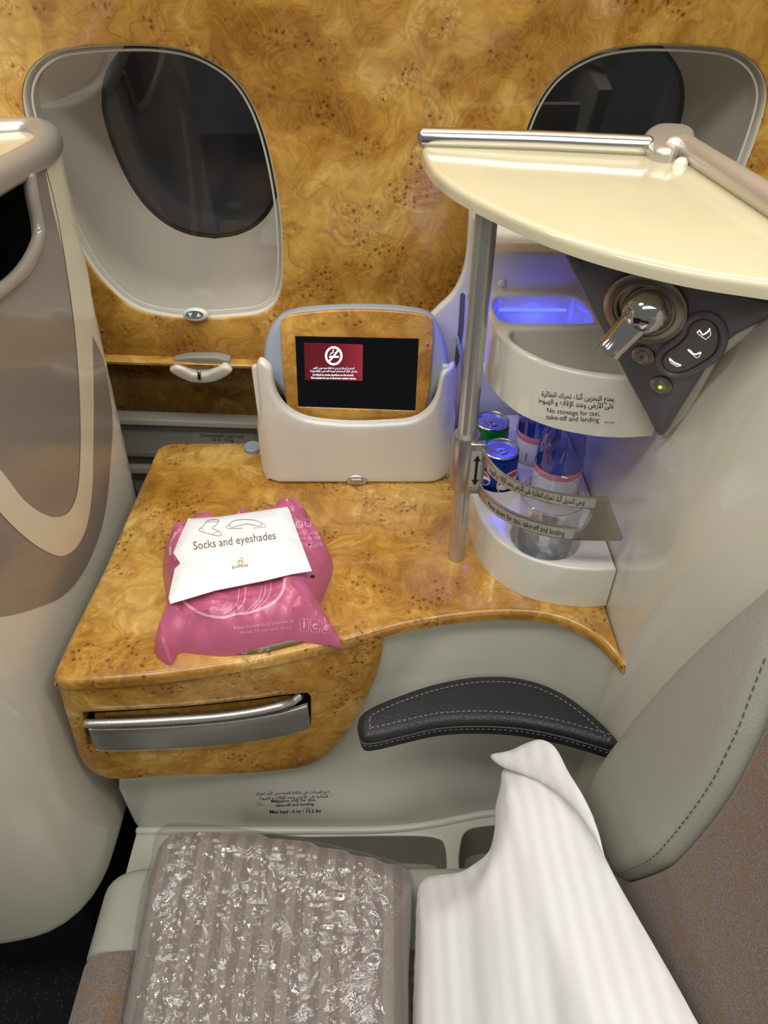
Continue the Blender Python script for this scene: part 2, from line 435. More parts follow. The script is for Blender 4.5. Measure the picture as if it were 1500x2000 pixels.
def tube(name, pts, r, mat, parent=None, closed=False, n=12, caps=True, flatten=None):
    pts = [Vector(p) for p in pts]; N = len(pts)
    rs = r if isinstance(r, (list, tuple)) else [r] * N
    tans = []
    for i in range(N):
        a = pts[i - 1] if (i or closed) else pts[0]; b = pts[(i + 1) % N] if (i < N - 1 or closed) else pts[-1]
        tans.append((b - a).normalized())
    up = Vector((0, 0, 1)) if abs(tans[0].z) < 0.9 else Vector((1, 0, 0))
    nrm = (up - tans[0] * up.dot(tans[0])).normalized(); V = []; Fs = []; rings = []
    def ring(c, tn, nr, rad):
        bn = tn.cross(nr); b0 = len(V)
        for k in range(n):
            a = 2 * math.pi * k / n
            V.append(c + (nr * math.cos(a) * (flatten or 1) + bn * math.sin(a)) * rad)
        rings.append(b0)
    frames = []
    for i in range(N):
        nrm = (nrm - tans[i] * nrm.dot(tans[i])).normalized(); frames.append(nrm.copy())
    if caps and not closed:
        for q in (0.15, 0.55, 0.85): ring(pts[0] - tans[0] * rs[0] * math.cos(math.asin(q)) * 0.6, tans[0], frames[0], rs[0] * q)
    for i in range(N): ring(pts[i], tans[i], frames[i], rs[i])
    if caps and not closed:
        for q in (0.85, 0.55, 0.15): ring(pts[-1] + tans[-1] * rs[-1] * math.cos(math.asin(q)) * 0.6, tans[-1], frames[-1], rs[-1] * q)
    R = len(rings)
    for i in range(R if closed else R - 1):
        a, b = rings[i], rings[(i + 1) % R]
        Fs += [(a + k, a + (k + 1) % n, b + (k + 1) % n, b + k) for k in range(n)]
    if not closed:
        Fs.append(tuple(rings[0] + k for k in range(n))); Fs.append(tuple(rings[-1] + k for k in range(n)))
    return mk(name, V, Fs, mat, parent)
def lathe(name, prof, fr, mat, parent=None, n=40, ang=35):
    """profile of (radius, height along fr.W)"""
    V = []; Fs = []
    for rr, h in prof:
        V += [fr.P(rr * math.cos(2 * math.pi * k / n), rr * math.sin(2 * math.pi * k / n), h) for k in range(n)]
    for i in range(len(prof) - 1):
        Fs += [(i * n + k, i * n + (k + 1) % n, (i + 1) * n + (k + 1) % n, (i + 1) * n + k) for k in range(n)]
    return mk(name, V, Fs, mat, parent, ang)
def upf(x, y, z): return Fr((x, y, z), (1, 0, 0), (0, 1, 0))
def box(name, lo, hi, mat, parent=None, bev=0.004, segs=3):
    bm = bmesh.new(); bmesh.ops.create_cube(bm, size=1.0)
    for v in bm.verts:
        v.co = Vector([lo[a] + (hi[a] - lo[a]) * (v.co[a] + 0.5) for a in range(3)])
    if bev: bmesh.ops.bevel(bm, geom=list(bm.edges), offset=bev, segments=segs, affect='EDGES', profile=0.5)
    me = bpy.data.meshes.new(name); bm.to_mesh(me); bm.free(); finish(me)
    me.materials.append(MATS[mat] if isinstance(mat, str) else mat)
    o = bpy.data.objects.new(name, me); COL.objects.link(o)
    if parent is not None: o.parent = parent
    return o
def bvh(o):
    me = o.data; return BVHTree.FromPolygons([v.co.copy() for v in me.vertices], [tuple(p.vertices) for p in me.polygons])
def caster(tree, off=0.0005):
    def fn(px, py):
        d = ray(px, py); dl = d.normalized(); loc, nor, i, dist = tree.ray_cast(CAM, dl)
        if loc is None: return None
        if nor.dot(dl) > 0: nor = -nor
        return loc + nor * off
    return fn
def decal(name, V2, F2, fn, mat, parent=None):
    V = []; ok = []
    for p in V2:
        q = fn(p[0], p[1]); ok.append(q is not None); V.append(q if q is not None else Vector((0, 0, 0)))
    Fs = [f for f in F2 if all(ok[i] for i in f)]
    used = sorted({i for f in Fs for i in f}); mp_ = {i: k for k, i in enumerate(used)}
    if not Fs: return None
    return mk(name, [V[i] for i in used], [tuple(mp_[i] for i in f) for f in Fs], mat, parent, recalc=True, weld=False)

# text as 2D meshes -------------------------------------------------
AR = {}
for ch, code, k in (('ا', 0xFE8D, 2), ('أ', 0xFE83, 2), ('إ', 0xFE87, 2), ('ب', 0xFE8F, 4), ('ة', 0xFE93, 2), ('ت', 0xFE95, 4), ('ث', 0xFE99, 4),
                    ('ج', 0xFE9D, 4), ('ح', 0xFEA1, 4), ('خ', 0xFEA5, 4), ('د', 0xFEA9, 2), ('ذ', 0xFEAB, 2), ('ر', 0xFEAD, 2), ('ز', 0xFEAF, 2),
                    ('س', 0xFEB1, 4), ('ش', 0xFEB5, 4), ('ص', 0xFEB9, 4), ('ض', 0xFEBD, 4), ('ط', 0xFEC1, 4), ('ظ', 0xFEC5, 4), ('ع', 0xFEC9, 4),
                    ('غ', 0xFECD, 4), ('ف', 0xFED1, 4), ('ق', 0xFED5, 4), ('ك', 0xFED9, 4), ('ل', 0xFEDD, 4), ('م', 0xFEE1, 4), ('ن', 0xFEE5, 4),
                    ('ه', 0xFEE9, 4), ('و', 0xFEED, 2), ('ى', 0xFEEF, 2), ('ي', 0xFEF1, 4), ('ئ', 0xFE89, 4), ('ء', 0xFE80, 1),
                    ('\u0001', 0xFEFB, 2), ('\u0002', 0xFEF7, 2), ('\u0003', 0xFEF9, 2)):
    AR[ch] = (code, k)
def arabic(s):
    s = s.replace('لا', '\u0001').replace('لأ', '\u0002').replace('لإ', '\u0003'); out = []
    for i, ch in enumerate(s):
        if ch not in AR: out.append(ch); continue
        code, k = AR[ch]
        prev = i > 0 and s[i - 1] in AR and AR[s[i - 1]][1] == 4
        nxt = i < len(s) - 1 and s[i + 1] in AR and AR[s[i + 1]][1] >= 2 and k == 4
        f = (3 if nxt else 1) if prev else (2 if nxt else 0)
        if k == 2: f = 1 if prev else 0
        if k == 1: f = 0
        out.append(chr(code + f))
    return ''.join(reversed(out))
def text2d(body, bold=0.0):
    c = bpy.data.curves.new('t', 'FONT'); c.body = body; c.size = 1.0; c.resolution_u = 3; c.offset = bold
    o = bpy.data.objects.new('t', c); COL.objects.link(o)
    bpy.context.view_layer.update()
    me = bpy.data.meshes.new_from_object(o.evaluated_get(bpy.context.evaluated_depsgraph_get()))
    V = [(v.co.x, v.co.y) for v in me.vertices]; Fs = [tuple(p.vertices) for p in me.polygons]
    bpy.data.objects.remove(o); bpy.data.curves.remove(c); bpy.data.meshes.remove(me)
    return V, Fs
def write(name, body, p0, p1, fn, mat, parent=None, yscale=1.0, bold=0.0, up=None, dim=None):
    """fit the text between 2D points p0 and p1 (baseline), fn maps 2D -> world"""
    V, Fs = text2d(body, bold)
    if not V: return None
    x0 = min(v[0] for v in V); x1 = max(v[0] for v in V)
    ex = ((p1[0] - p0[0]) / (x1 - x0), (p1[1] - p0[1]) / (x1 - x0))
    ey = up if up else (-ex[1] * yscale, ex[0] * yscale)
    V2 = [(p0[0] + (x - x0) * ex[0] + y * ey[0], p0[1] + (x - x0) * ex[1] + y * ey[1]) for x, y in V]
    return decal(name, V2, Fs, fn, mat, parent)
def wpx(name, body, p0, p1, fn, mat, parent=None, ys=1.0, bold=0.0, up=None):
    """text in picture coordinates: y runs down"""
    V, Fs = text2d(body, bold)
    if not V: return None
    x0 = min(v[0] for v in V); x1 = max(v[0] for v in V)
    ex = ((p1[0] - p0[0]) / (x1 - x0), (p1[1] - p0[1]) / (x1 - x0))
    ey = up if up else (ex[1] * ys, -ex[0] * ys)
    V2 = [(p0[0] + (x - x0) * ex[0] + y * ey[0], p0[1] + (x - x0) * ex[1] + y * ey[1]) for x, y in V]
    return decal(name, V2, Fs, fn, mat, parent)
def ribbon(pts, w, closed=False):
    n = len(pts); V = []; Fs = []
    for i in range(n):
        a = pts[i - 1] if (i or closed) else pts[0]; b = pts[(i + 1) % n] if (i < n - 1 or closed) else pts[-1]
        dx, dy = b[0] - a[0], b[1] - a[1]; L = math.hypot(dx, dy) or 1
        nx, ny = -dy / L * w / 2, dx / L * w / 2
        V += [(pts[i][0] + nx, pts[i][1] + ny), (pts[i][0] - nx, pts[i][1] - ny)]
    for i in range(n if closed else n - 1):
        j = (i + 1) % n; Fs.append((2 * i, 2 * i + 1, 2 * j + 1, 2 * j))
    return V, Fs
def poly(pts): 
    V, T = tri2d([orient(list(pts), True)]); return V, [tuple(f) for f in T]
def join2d(*shapes):
    V = []; Fs = []
    for v, f in shapes:
        b0 = len(V); V += list(v); Fs += [tuple(b0 + i for i in q) for q in f]
    return V, Fs
def circ(cx, cy, rx, ry=None, n=32, a0=0, a1=2 * math.pi):
    ry = rx if ry is None else ry
    full = abs(a1 - a0 - 2 * math.pi) < 1e-6
    return [(cx + rx * math.cos(a0 + (a1 - a0) * k / (n if full else n - 1)), cy + ry * math.sin(a0 + (a1 - a0) * k / (n if full else n - 1))) for k in range(n)]
def stitches(name, pts3, mat, parent, L=0.005, gap=0.003, r=0.0006):
    V = []; Fs = []; acc = 0
    P = [Vector(p) for p in pts3]; cum = [0]
    for a, b in zip(P, P[1:]): cum.append(cum[-1] + (b - a).length)
    def at(s):
        for i in range(len(P) - 1):
            if cum[i + 1] >= s: return P[i].lerp(P[i + 1], (s - cum[i]) / max(1e-9, cum[i + 1] - cum[i]))
        return P[-1]
    s = 0
    while s + L < cum[-1]:
        a, b = at(s), at(s + L); tn = (b - a).normalized()
        n1 = tn.orthogonal().normalized(); n2 = tn.cross(n1); b0 = len(V)
        for c in (a, b):
            for k in range(4): V.append(c + (n1 * math.cos(k * math.pi / 2) + n2 * math.sin(k * math.pi / 2)) * r)
        Fs += [(b0 + k, b0 + (k + 1) % 4, b0 + 4 + (k + 1) % 4, b0 + 4 + k) for k in range(4)] + [(b0, b0 + 1, b0 + 2, b0 + 3), (b0 + 4, b0 + 5, b0 + 6, b0 + 7)]
        s += L + gap
    o = mk(name, V, Fs, mat, parent); o['kind'] = 'stuff'; return o

# ================================================================== THE SETTING
ZC = 0.72                                                        # console top height
fl = slab('floor', [[(-2.2, -1.6), (2.2, -1.6), (2.2, 1.5), (-2.2, 1.5)]], 0.04, lambda u, v, w: Vector((u, v, w)), 'carpet')
tag(fl, 'dark speckled cabin carpet', kind='structure')

def yw(z): return 1.09 - 0.10 * (z - 0.845)
WALL = Fr((0, yw(0.9), 0.9), (1, 0, 0), (0, -0.10, 1))             # W faces the cabin
def wall_px(pts): return WALL.pxs(pts)
open_px = spline([(43, 190), (58, 138), (100, 104), (160, 93), (230, 89), (300, 90), (365, 101), (420, 126), (462, 160), (494, 208), (518, 270),
                  (536, 345), (548, 425), (552, 500), (549, 560), (536, 595), (505, 615), (450, 622), (385, 625), (320, 620), (262, 604), (215, 568),
                  (175, 520), (135, 448), (95, 360), (60, 265)], 5, True)
OPEN = wall_px(open_px)
cx0 = (min(p[0] for p in OPEN) + max(p[0] for p in OPEN)) / 2
OPEN2 = [(-p[0] + 0.028, p[1]) for p in OPEN]
zl = WALL.px(350, 703)[1]
p_l = WALL.px(200, 694); p_r = WALL.px(510, 704)
slope = (p_r[1] - p_l[1]) / (p_r[0] - p_l[0])
def ledge(x): return p_l[1] + slope * (x - p_l[0])
wall = slab('wall_window', [[(-1.3, ledge(-1.3)), (1.3, ledge(1.3)), (1.3, 0.95), (-1.3, 0.95)], OPEN, OPEN2], 0.02, WALL, 'burl', r=0.004, segs=2)
tag(wall, 'glossy golden burl wood side wall panel', kind='structure')
wall['label'] = 'glossy golden burl wood side wall panel around the windows'

def polar(lp, cx, cy, n=72):
    out = []
    for k in range(n):
        a = 2 * math.pi * k / n; d = (math.cos(a), math.sin(a)); best = None
        for p, q in zip(lp, lp[1:] + lp[:1]):
            ex, ey = q[0] - p[0], q[1] - p[1]; den = d[0] * ey - d[1] * ex
            if abs(den) < 1e-12: continue
            tt = ((p[0] - cx) * ey - (p[1] - cy) * ex) / den; s = ((p[0] - cx) * d[1] - (p[1] - cy) * d[0]) / den
            if tt > 0 and -1e-6 <= s <= 1 + 1e-6: best = tt if best is None else max(best, tt)
        out.append((cx + d[0] * best, cy + d[1] * best))
    return out
PANE_D = 0.20
PF = Fr(WALL.P(0, 0, -PANE_D), WALL.U, WALL.V)
# left and lower edge of the dark pane as the photograph shows it, mirrored for the hidden side
pane_l = PF.pxs([(420, 461), (375, 455), (330, 436), (290, 403), (258, 360), (232, 308), (213, 255), (202, 200), (207, 150), (228, 112), (262, 78), (320, 52)])
pcx = pane_l[0][0]; ptop = pane_l[-1][1]
pcx = max(pane_l[0][0], pane_l[-1][0])
PANE = spline(pane_l + [(2 * pcx - p[0], p[1]) for p in reversed(pane_l)], 4, True)
PANE2 = [(-p[0] + 0.028, p[1]) for p in PANE]
def window(name, op, pn, label):
    w = thing(name, label, None, WALL.P(0, 0), kind='structure')
    ocx = (min(p[0] for p in op) + max(p[0] for p in op)) / 2; ocy = (min(p[1] for p in op) + max(p[1] for p in op)) / 2
    qcx = (min(p[0] for p in pn) + max(p[0] for p in pn)) / 2; qcy = (min(p[1] for p in pn) + max(p[1] for p in pn)) / 2
    A = polar(op, ocx, ocy); B = polar(pn, qcx, qcy); n = len(A); V = []; Fs = []; K = 12
    for k in range(K + 1):
        tt = k / K; e = tt ** 1.25
        for a, b in zip(A, B):
            V.append(WALL.P(a[0] * 1.0 + (b[0] - a[0]) * e, a[1] + (b[1] - a[1]) * e, -0.004 - (PANE_D - 0.004) * (tt ** 0.9)))
    for k in range(K):
        Fs += [(k * n + i, k * n + (i + 1) % n, (k + 1) * n + (i + 1) % n, (k + 1) * n + i) for i in range(n)]
    mk('window_reveal', V, Fs, 'reveal', w, ang=60)
    lip = inset(orient(op, True), 0.008)
    tube('lip_ring', [WALL.P(u, v, -0.014) for u, v in lip], 0.0016, 'bin_rail', w, closed=True, n=8)
    tube('frame_ring', [WALL.P(u, v, -0.006) for u, v in inset(orient(op, True), -0.0005)], 0.0022, 'bin_rail', w, closed=True, n=8)
    slab('window_pane', [pn], 0.01, lambda u, v, ww: PF.P(u, v, ww + 0.001), 'dark_pane', w)
    tube('pane_seal', [PF.P(u, v, 0.002) for u, v in pn], 0.004, 'dark_recess', w, closed=True, n=8)
    slab('cover_pane', [inset(orient(op, True), 0.003)], 0.0015, lambda u, v, ww: WALL.P(u, v, ww - 0.024), 'cover_glass', w)
    return w
win1 = window('window_1', OPEN, PANE, 'cabin window with dark shade behind the touchscreen')
win2 = window('window_2', OPEN2, PANE2, 'cabin window partly hidden behind the cream shelf')
# shade switch on the left window
bu, bv = WALL.px(384, 611); SW = Fr(WALL.P(bu, bv, 0.004), WALL.U, (0, 0.35, 1))
sw = lathe('shade_switch', [(0.0001, 0.011), (0.010, 0.0108), (0.0165, 0.009), (0.020, 0.005), (0.0205, 0.0), (0.018, -0.008)], Fr(SW.O, SW.U, SW.V), 'gloss_white', win1)
for v in sw.data.vertices:
    d = (v.co - SW.O); v.co = SW.O + SW.U * d.dot(SW.U) + SW.V * d.dot(SW.V) * 0.55 + SW.W * d.dot(SW.W)
flat('switch_plate', [circ(0, 0, 0.0145, 0.0062)], lambda u, v, w: SW.P(u, v, 0.0106 + w), 'panel_m' if 0 else 'control_panel_grey', sw)
tri_m = pm('switch_green', S(190, 225, 195), 0.5)
flat('switch_arrow', [[(-0.0105, 0.003), (-0.003, 0.003), (-0.0065, -0.0035)]], lambda u, v, w: SW.P(u, v, 0.0112 + w), tri_m, sw)
flat('switch_arrow', [[(0.0105, -0.003), (0.0065, 0.0035), (0.003, -0.003)]], lambda u, v, w: SW.P(u, v, 0.0112 + w), tri_m, sw)

# ================================================================== side storage bin under the wall panel
sb = thing('storage_bin', 'dark burl side storage bin with white latch below the window', 'storage bin', (-0.2, 1.1, 0.55))
BL = 0.9  # wall frame origin height; ledge heights are relative to WALL
def yl(x, off): return WALL.P(x, ledge(x), 0)
V = []; Fs = []
prof = [(0.0, 0.0035), (0.014, 0.003), (0.017, 0.001), (0.016, -0.004), (0.012, -0.006), (-0.19, -0.006), (-0.19, 0.0035)]
for x in (-1.3, 1.3):
    for w, h in prof: V.append(WALL.P(x, ledge(x) + h - 0.002, w))
n = len(prof); Fs = [(i, (i + 1) % n, n + (i + 1) % n, n + i) for i in range(n)] + [tuple(range(n)), tuple(range(n, 2 * n))]
mk('lid_edge', V, Fs, 'burl', sb)
pt = ony(350, 700, 1.24); pb = ony(350, 822, 1.25)
BD = Fr(pt, (1, 0, slope), pb - pt)       # W faces up/away, flip when drawing
def bdw(u, v, w): return BD.P(u, v, w if BD.W.y < 0 else -w)
hgt = (pb - pt).length
slab('bin_door', [[(-1.0, 0), (1.2, 0), (1.2, hgt), (-1.0, hgt)]], 0.012, bdw, 'burl', sb, r=0.003)
r1 = ony(230, 818, 1.17); r2 = ony(495, 827, 1.17)
RF = Fr(r1, r2 - r1, (0, 0, 1))
slab('bin_rail', [[(-0.8, -0.014), (1.5, -0.014), (1.5, 0.0), (-0.8, 0.0)]], 0.03, RF, 'bin_rail', sb, r=0.003)
slab('bin_back', [[(-0.8, -0.30), (1.5, -0.30), (1.5, -0.010), (-0.8, -0.010)]], 0.01, lambda u, v, w: RF.P(u, v, w - 0.022), 'bin_grey', sb)
slab('bin_shelf', [[(-0.8, 0.0), (1.5, 0.0), (1.5, 0.05), (-0.8, 0.05)]], 0.012, lambda u, v, w: RF.P(u, -0.062 + w, v - 0.03), 'bin_grey', sb, r=0.003)
slab('bin_lower_rail', [[(-0.8, -0.13), (1.5, -0.13), (1.5, -0.112), (-0.8, -0.112)]], 0.03, lambda u, v, w: RF.P(u, v, w + 0.005), 'bin_rail', sb, r=0.003)
LB = Fr(RF.P(0, 0, -0.0215), RF.U, RF.V)
flat('load_label', [LB.pxs([(378, 843), (497, 846), (497, 870), (375, 866)])], LB, 'sticker_grey', sb)
fnb = lambda x, y: LB.P(*LB.px(x, y), 0.0009)
wpx('label_lettering', 'Compartment Load Limit', (391, 852), (477, 855), fnb, 'black_print', sb, bold=0.01)
wpx('label_lettering', '22 lb / 10 kg', (414, 860), (456, 862), fnb, 'black_print', sb, bold=0.01)
# latch
la = spline([(333, 714), (345, 708), (362, 713), (380, 722), (402, 722), (420, 715), (440, 708), (455, 716), (447, 726), (425, 737), (400, 741), (375, 739), (350, 729), (337, 721)], 4, True)
LF = Fr(ony(395, 725, 1.085), (1, 0, slope), (0, -0.25, 1))
lt = slab('bin_latch', [LF.pxs(la)], 0.02, lambda u, v, w: LF.P(u, v, w + 0.012), 'gloss_white', sb, r=0.005)
slab('latch_housing', [LF.pxs([(340, 704), (370, 699), (420, 699), (448, 705), (452, 714), (395, 722), (336, 714)])], 0.014, LF, 'bin_grey', lt, r=0.002)
tube('latch_tongue', [LF.P(*LF.px(391, 713), 0.014), LF.P(*LF.px(392, 728), 0.014)], 0.003, 'chrome', lt)

# ================================================================== CONSOLE
con = thing('side_console', 'burl topped side console with silver tray handle and black armrest', 'console', (-0.05, 0.75, 0.0))
front_px = [(122, 1330), (200, 1327), (300, 1319), (400, 1306), (500, 1290), (600, 1268), (700, 1243), (770, 1223), (840, 1209), (920, 1198), (1000, 1194), (1070, 1200), (1130, 1220), (1180, 1254), (1222, 1303)]
fe = [onz(x, y, ZC) for x, y in front_px]
FX = [p.x for p in fe]; FY = [p.y for p in fe]
fs = spline([(p.x, p.y) for p in fe], 8)
FXs = np.array([p[0] for p in fs]); FYs = np.array([p[1] for p in fs])
def Fc(x):
    if x > FXs[-1]: return float(FYs[-1] - 1.6 * (x - FXs[-1]))
    return float(np.interp(x, FXs, FYs))
bl = [(q.x, q.y) for q in (onz(x, y, ZC) for x, y in [(108, 1327), (103, 1319), (107, 1305), (130, 1254), (200, 1115), (298, 893), (306, 875), (322, 866), (345, 863)])]
top_loop = list(reversed(fs)) + bl + [(0.0, 0.99), (0.2835, 0.99)]
TOPF = upf(0, 0, ZC)
slab('table_top', [top_loop], 0.016, TOPF, 'burl', con, r=0.007, segs=4)
body_loop = [(-0.360, 0.62)] + [(x, Fc(x) + 0.03) for x in np.linspace(-0.355, 0.27, 24)] + [(0.28, 0.985), (-0.345, 0.985)]
slab('body', [body_loop], 0.42, upf(0, 0, ZC - 0.015), 'lower_beige', con)
def cur(off):
    return lambda u, v, w: Vector((u, Fc(u) + off - w, v))
def curpx(pts, off):
    out = []
    for x, y in pts:
        p = hit(x, y, lambda P: P.y - (Fc(P.x) + off)); out.append((p.x, p.z))
    return out
zt = ZC - 0.013
right_b = spline([(749, 1268), (745, 1288), (737, 1318), (720, 1360), (692, 1412), (657, 1460), (622, 1488), (585, 1502)], 4)
bott = spline([(585, 1502), (500, 1511), (400, 1517), (300, 1520), (230, 1523), (195, 1517), (168, 1500), (152, 1474), (138, 1430), (124, 1385), (114, 1348)], 4)
fpts = curpx(right_b + bott[1:], 0.003)
xr = fpts[0][0]; xl = fpts[-1][0]
floop = [(x, zt) for x in np.linspace(xl - 0.004, xr, 20)] + fpts
rec_px = [(160, 1393), (230, 1390), (300, 1386), (450, 1373), (540, 1361), (598, 1355), (606, 1363), (606, 1420), (598, 1428), (520, 1444), (450, 1455), (300, 1466), (186, 1468), (170, 1458)]
rec = curpx(rec_px, 0.003)
slab('front_panel', [floop, rec], 0.022, cur(0.003), 'burl', con, r=0.004, step=0.014)
slab('panel_seam', [[(x, zt + 0.001) for x in np.linspace(xl, xr, 20)] + [(x, zt - 0.0015) for x in np.linspace(xr, xl, 20)]], 0.004, cur(0.0035), 'dark_recess', con)
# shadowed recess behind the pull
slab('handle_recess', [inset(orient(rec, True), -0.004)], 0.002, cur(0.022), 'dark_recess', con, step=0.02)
slab('tray_front', [curpx([(185, 1396), (300, 1389), (450, 1376), (560, 1362), (575, 1362), (570, 1385), (450, 1402), (300, 1412), (186, 1417)], 0.018)], 0.003, cur(0.018), 'burl', con, step=0.02)
hp = curpx([(172, 1426), (300, 1423), (450, 1411), (545, 1396), (600, 1380), (605, 1424), (560, 1437), (450, 1455), (300, 1465), (192, 1467), (180, 1450)], -0.004)
hd = slab('tray_handle', [hp], 0.006, cur(-0.004), 'handle_metal', con, r=0.002, step=0.015)
hd['label'] = 'brushed silver tray table pull'
gb = [hit(x, y, lambda P: P.y - (Fc(P.x) - 0.006)) for x, y in spline([(168, 1413), (240, 1411), (320, 1407), (420, 1400), (500, 1389), (552, 1377)], 5)] + \
     [hit(x, y, lambda P: P.y - (Fc(P.x) + 0.004)) for x, y in [(572, 1370), (582, 1362)]] + [hit(588, 1358, lambda P: P.y - (Fc(P.x) + 0.02))]
tube('grip_bar', gb, 0.0052, 'rail_m' if 0 else 'brushed_metal', hd, n=14)
# lower shell
ZL = 0.30
def Fl(x, z):
    q = min(1, max(0, (x + 0.06) / 0.16)); q = q * q * (3 - 2 * q); z0 = 0.46 + 0.25 * q
    k = min(1, max(0, (z0 - z) / (z0 - ZL)))
    a = Fc(x) + 0.016; b = 0.532 + 0.03 * math.exp(-((x - 0.2) / 0.12) ** 2)
    k = k * k * (3 - 2 * k)
    return a + (b - a) * k if a > b else max(a, b)
def low(off): return lambda u, v, w: Vector((u, Fl(u, v) + off - w, v))
arch = [(x, zt) for x in np.linspace(-0.085, 0.284, 24)] + [(0.302, zt + 0.008), (0.302, ZL), ] + \
       [(x, ZL) for x in np.linspace(0.29, -0.385, 24)] + [(-0.388, ZL + 0.02), (-0.388, 0.42), (-0.380, 0.455), (-0.20, 0.462), (-0.13, 0.474), (-0.09, 0.50), (-0.085, 0.6)]
lsh = slab('lower_shell', [arch], 0.012, low(0.0), 'lower_beige', con, r=0.003, step=0.018, back=False)
tube('shell_ridge', [Vector((x, Fl(x, ZL + 0.004) - 0.004, ZL + 0.002)) for x in np.linspace(-0.385, 0.29, 30)], 0.006, 'lower_beige', con)
LEDGE = upf(0, 0, ZL)
pk1 = spline(LEDGE.pxs([(470, 1638), (600, 1634), (790, 1632), (850, 1636), (868, 1650), (872, 1700), (868, 1790), (600, 1790), (470, 1780)]), 3, True)
pk2 = spline(LEDGE.pxs([(898, 1700), (900, 1650), (910, 1624), (940, 1614), (1000, 1612), (1060, 1625), (1080, 1680), (1060, 1770), (920, 1780)]), 3, True)
lo_loop = [(x, 0.60) for x in (-0.388, 0.283)] + [(0.283, 0.36), (-0.388, 0.36)]
slab('pocket_ledge', [lo_loop, pk1, pk2], 0.012, LEDGE, 'lower_beige', con, r=0.003)
for pk in (pk1, pk2):
    V = []; Fs = []; n = len(pk); lp = orient(pk, True)
    for k, (ins, z) in enumerate(((0.0, -0.002), (0.003, -0.03), (0.010, -0.075))):
        V += [LEDGE.P(u, v, z) for u, v in inset(lp, ins)]
    for k in range(2): Fs += [(k * n + i, k * n + (i + 1) % n, (k + 1) * n + (i + 1) % n, (k + 1) * n + i) for i in range(n)]
    Fs.append(tuple(2 * n + i for i in range(n)))
    mk('side_pocket', V, Fs, 'bin_grey', con)
box('plinth', (-0.36, 0.40, 0.0), (0.26, 0.95, 0.22), 'plinth', con)
lt_ = bvh(lsh); fnl = caster(lt_, 0.0006)
for q in ([(497, 1545), (648, 1540), (650, 1570), (497, 1574)], [(520, 1577), (634, 1576), (635, 1589), (520, 1590)]):
    V2, F2 = tri2d([resample(orient(q, True), 12)], 14)
    decal('magazine_sticker', V2, F2, caster(lt_, 0.0003), 'sticker_film' if 0 else MATS['lower_beige'], con)
wpx('sticker_lettering', arabic('ضع المجلات في مكانها المخصص أثناء تحرك'), (500, 1552), (643, 1548), fnl, 'black_print', con, bold=0.012, up=(0, -7.5))
wpx('sticker_lettering', arabic('الطائرة على الأرض وعند الإقلاع و الهبوط'), (506, 1561), (640, 1557), fnl, 'black_print', con, bold=0.012, up=(0, -7.5))
wpx('sticker_lettering', 'Magazine only for taxi,', (530, 1567), (617, 1564), fnl, 'black_print', con, bold=0.012, up=(0, -8))
wpx('sticker_lettering', 'take-off and landing', (538, 1575), (613, 1572), fnl, 'black_print', con, bold=0.012, up=(0, -8))
wpx('sticker_lettering', 'Max load : 6 kg / 13.2 lbs', (527, 1588), (627, 1586), fnl, 'black_print', con, bold=0.02, up=(0, -9))
# armrest pad
PADZ = 0.62; PD = upf(0, 0, PADZ)
pad_px = [(703, 1398), (716, 1382), (760, 1361), (830, 1336), (890, 1322), (940, 1316), (1000, 1317), (1060, 1331), (1110, 1355), (1155, 1388), (1190, 1420), (1210, 1446),
          (1203, 1456), (1150, 1441), (1090, 1425), (1020, 1412), (940, 1407), (860, 1411), (790, 1426), (740, 1438), (712, 1440), (702, 1422)]
pad_l = spline(PD.pxs(pad_px), 4, True)
pad = slab('armrest_pad', [pad_l], 0.030, PD, 'black_leather', con, r=0.010, segs=4, step=0.012)
pad['label'] = 'curved black stitched leather armrest pad'
ins = inset(orient(pad_l, True), 0.0135)
stitches('pad_stitching', [PD.P(u, v, 0.0004) for u, v in ins + ins[:1]], 'thread', pad, 0.004, 0.003, 0.0005)
out_ = inset(orient(pad_l, True), -0.0006)
tube('pad_piping', [PD.P(u, v, -0.0125) for u, v in resample(out_, 0.012)], 0.0016, 'black_leather', pad, closed=True, n=6)
stitches('pad_stitching', [PD.P(u, v, -0.018) for u, v in out_ + out_[:1]], 'thread', pad, 0.004, 0.003, 0.0005)

# ================================================================== SCREEN DOCK AND TABLET
YD = 0.874
dock = thing('screen_dock', 'glossy cream dock on the burl console holding the touchscreen', 'dock', (-0.04, 0.92, ZC))
DF = Fr((0, YD, ZC), (1, 0, 0), (0, 0, 1))
dpx = [(498, 735), (500, 716), (508, 708), (520, 714), (530, 726), (534, 755), (544, 782), (566, 806), (600, 822), (650, 829), (700, 831), (760, 829), (805, 824), (835, 806), (852, 778), (859, 748), (864, 735), (876, 728), (889, 727), (893, 740),
       (893, 790), (893, 830), (891, 880), (887, 930), (880, 945), (865, 950), (700, 950), (530, 946), (515, 944), (506, 930), (500, 880), (497, 845), (503, 815), (503, 780)]
dloop = [(u, max(v, 0.0008)) for u, v in spline(DF.pxs(dpx), 3, True)]
def dw(u, v, w):
    # rounded vertical corners: sides sweep back
    s = max(0.0, abs(u + 0.045) - 0.115) / 0.032
    return DF.P(u, v, w - 0.022 * min(1.2, s) ** 2)
slab('front_shell', [dloop], 0.014, dw, 'gloss_white', dock, r=0.006, step=0.012, segs=4)
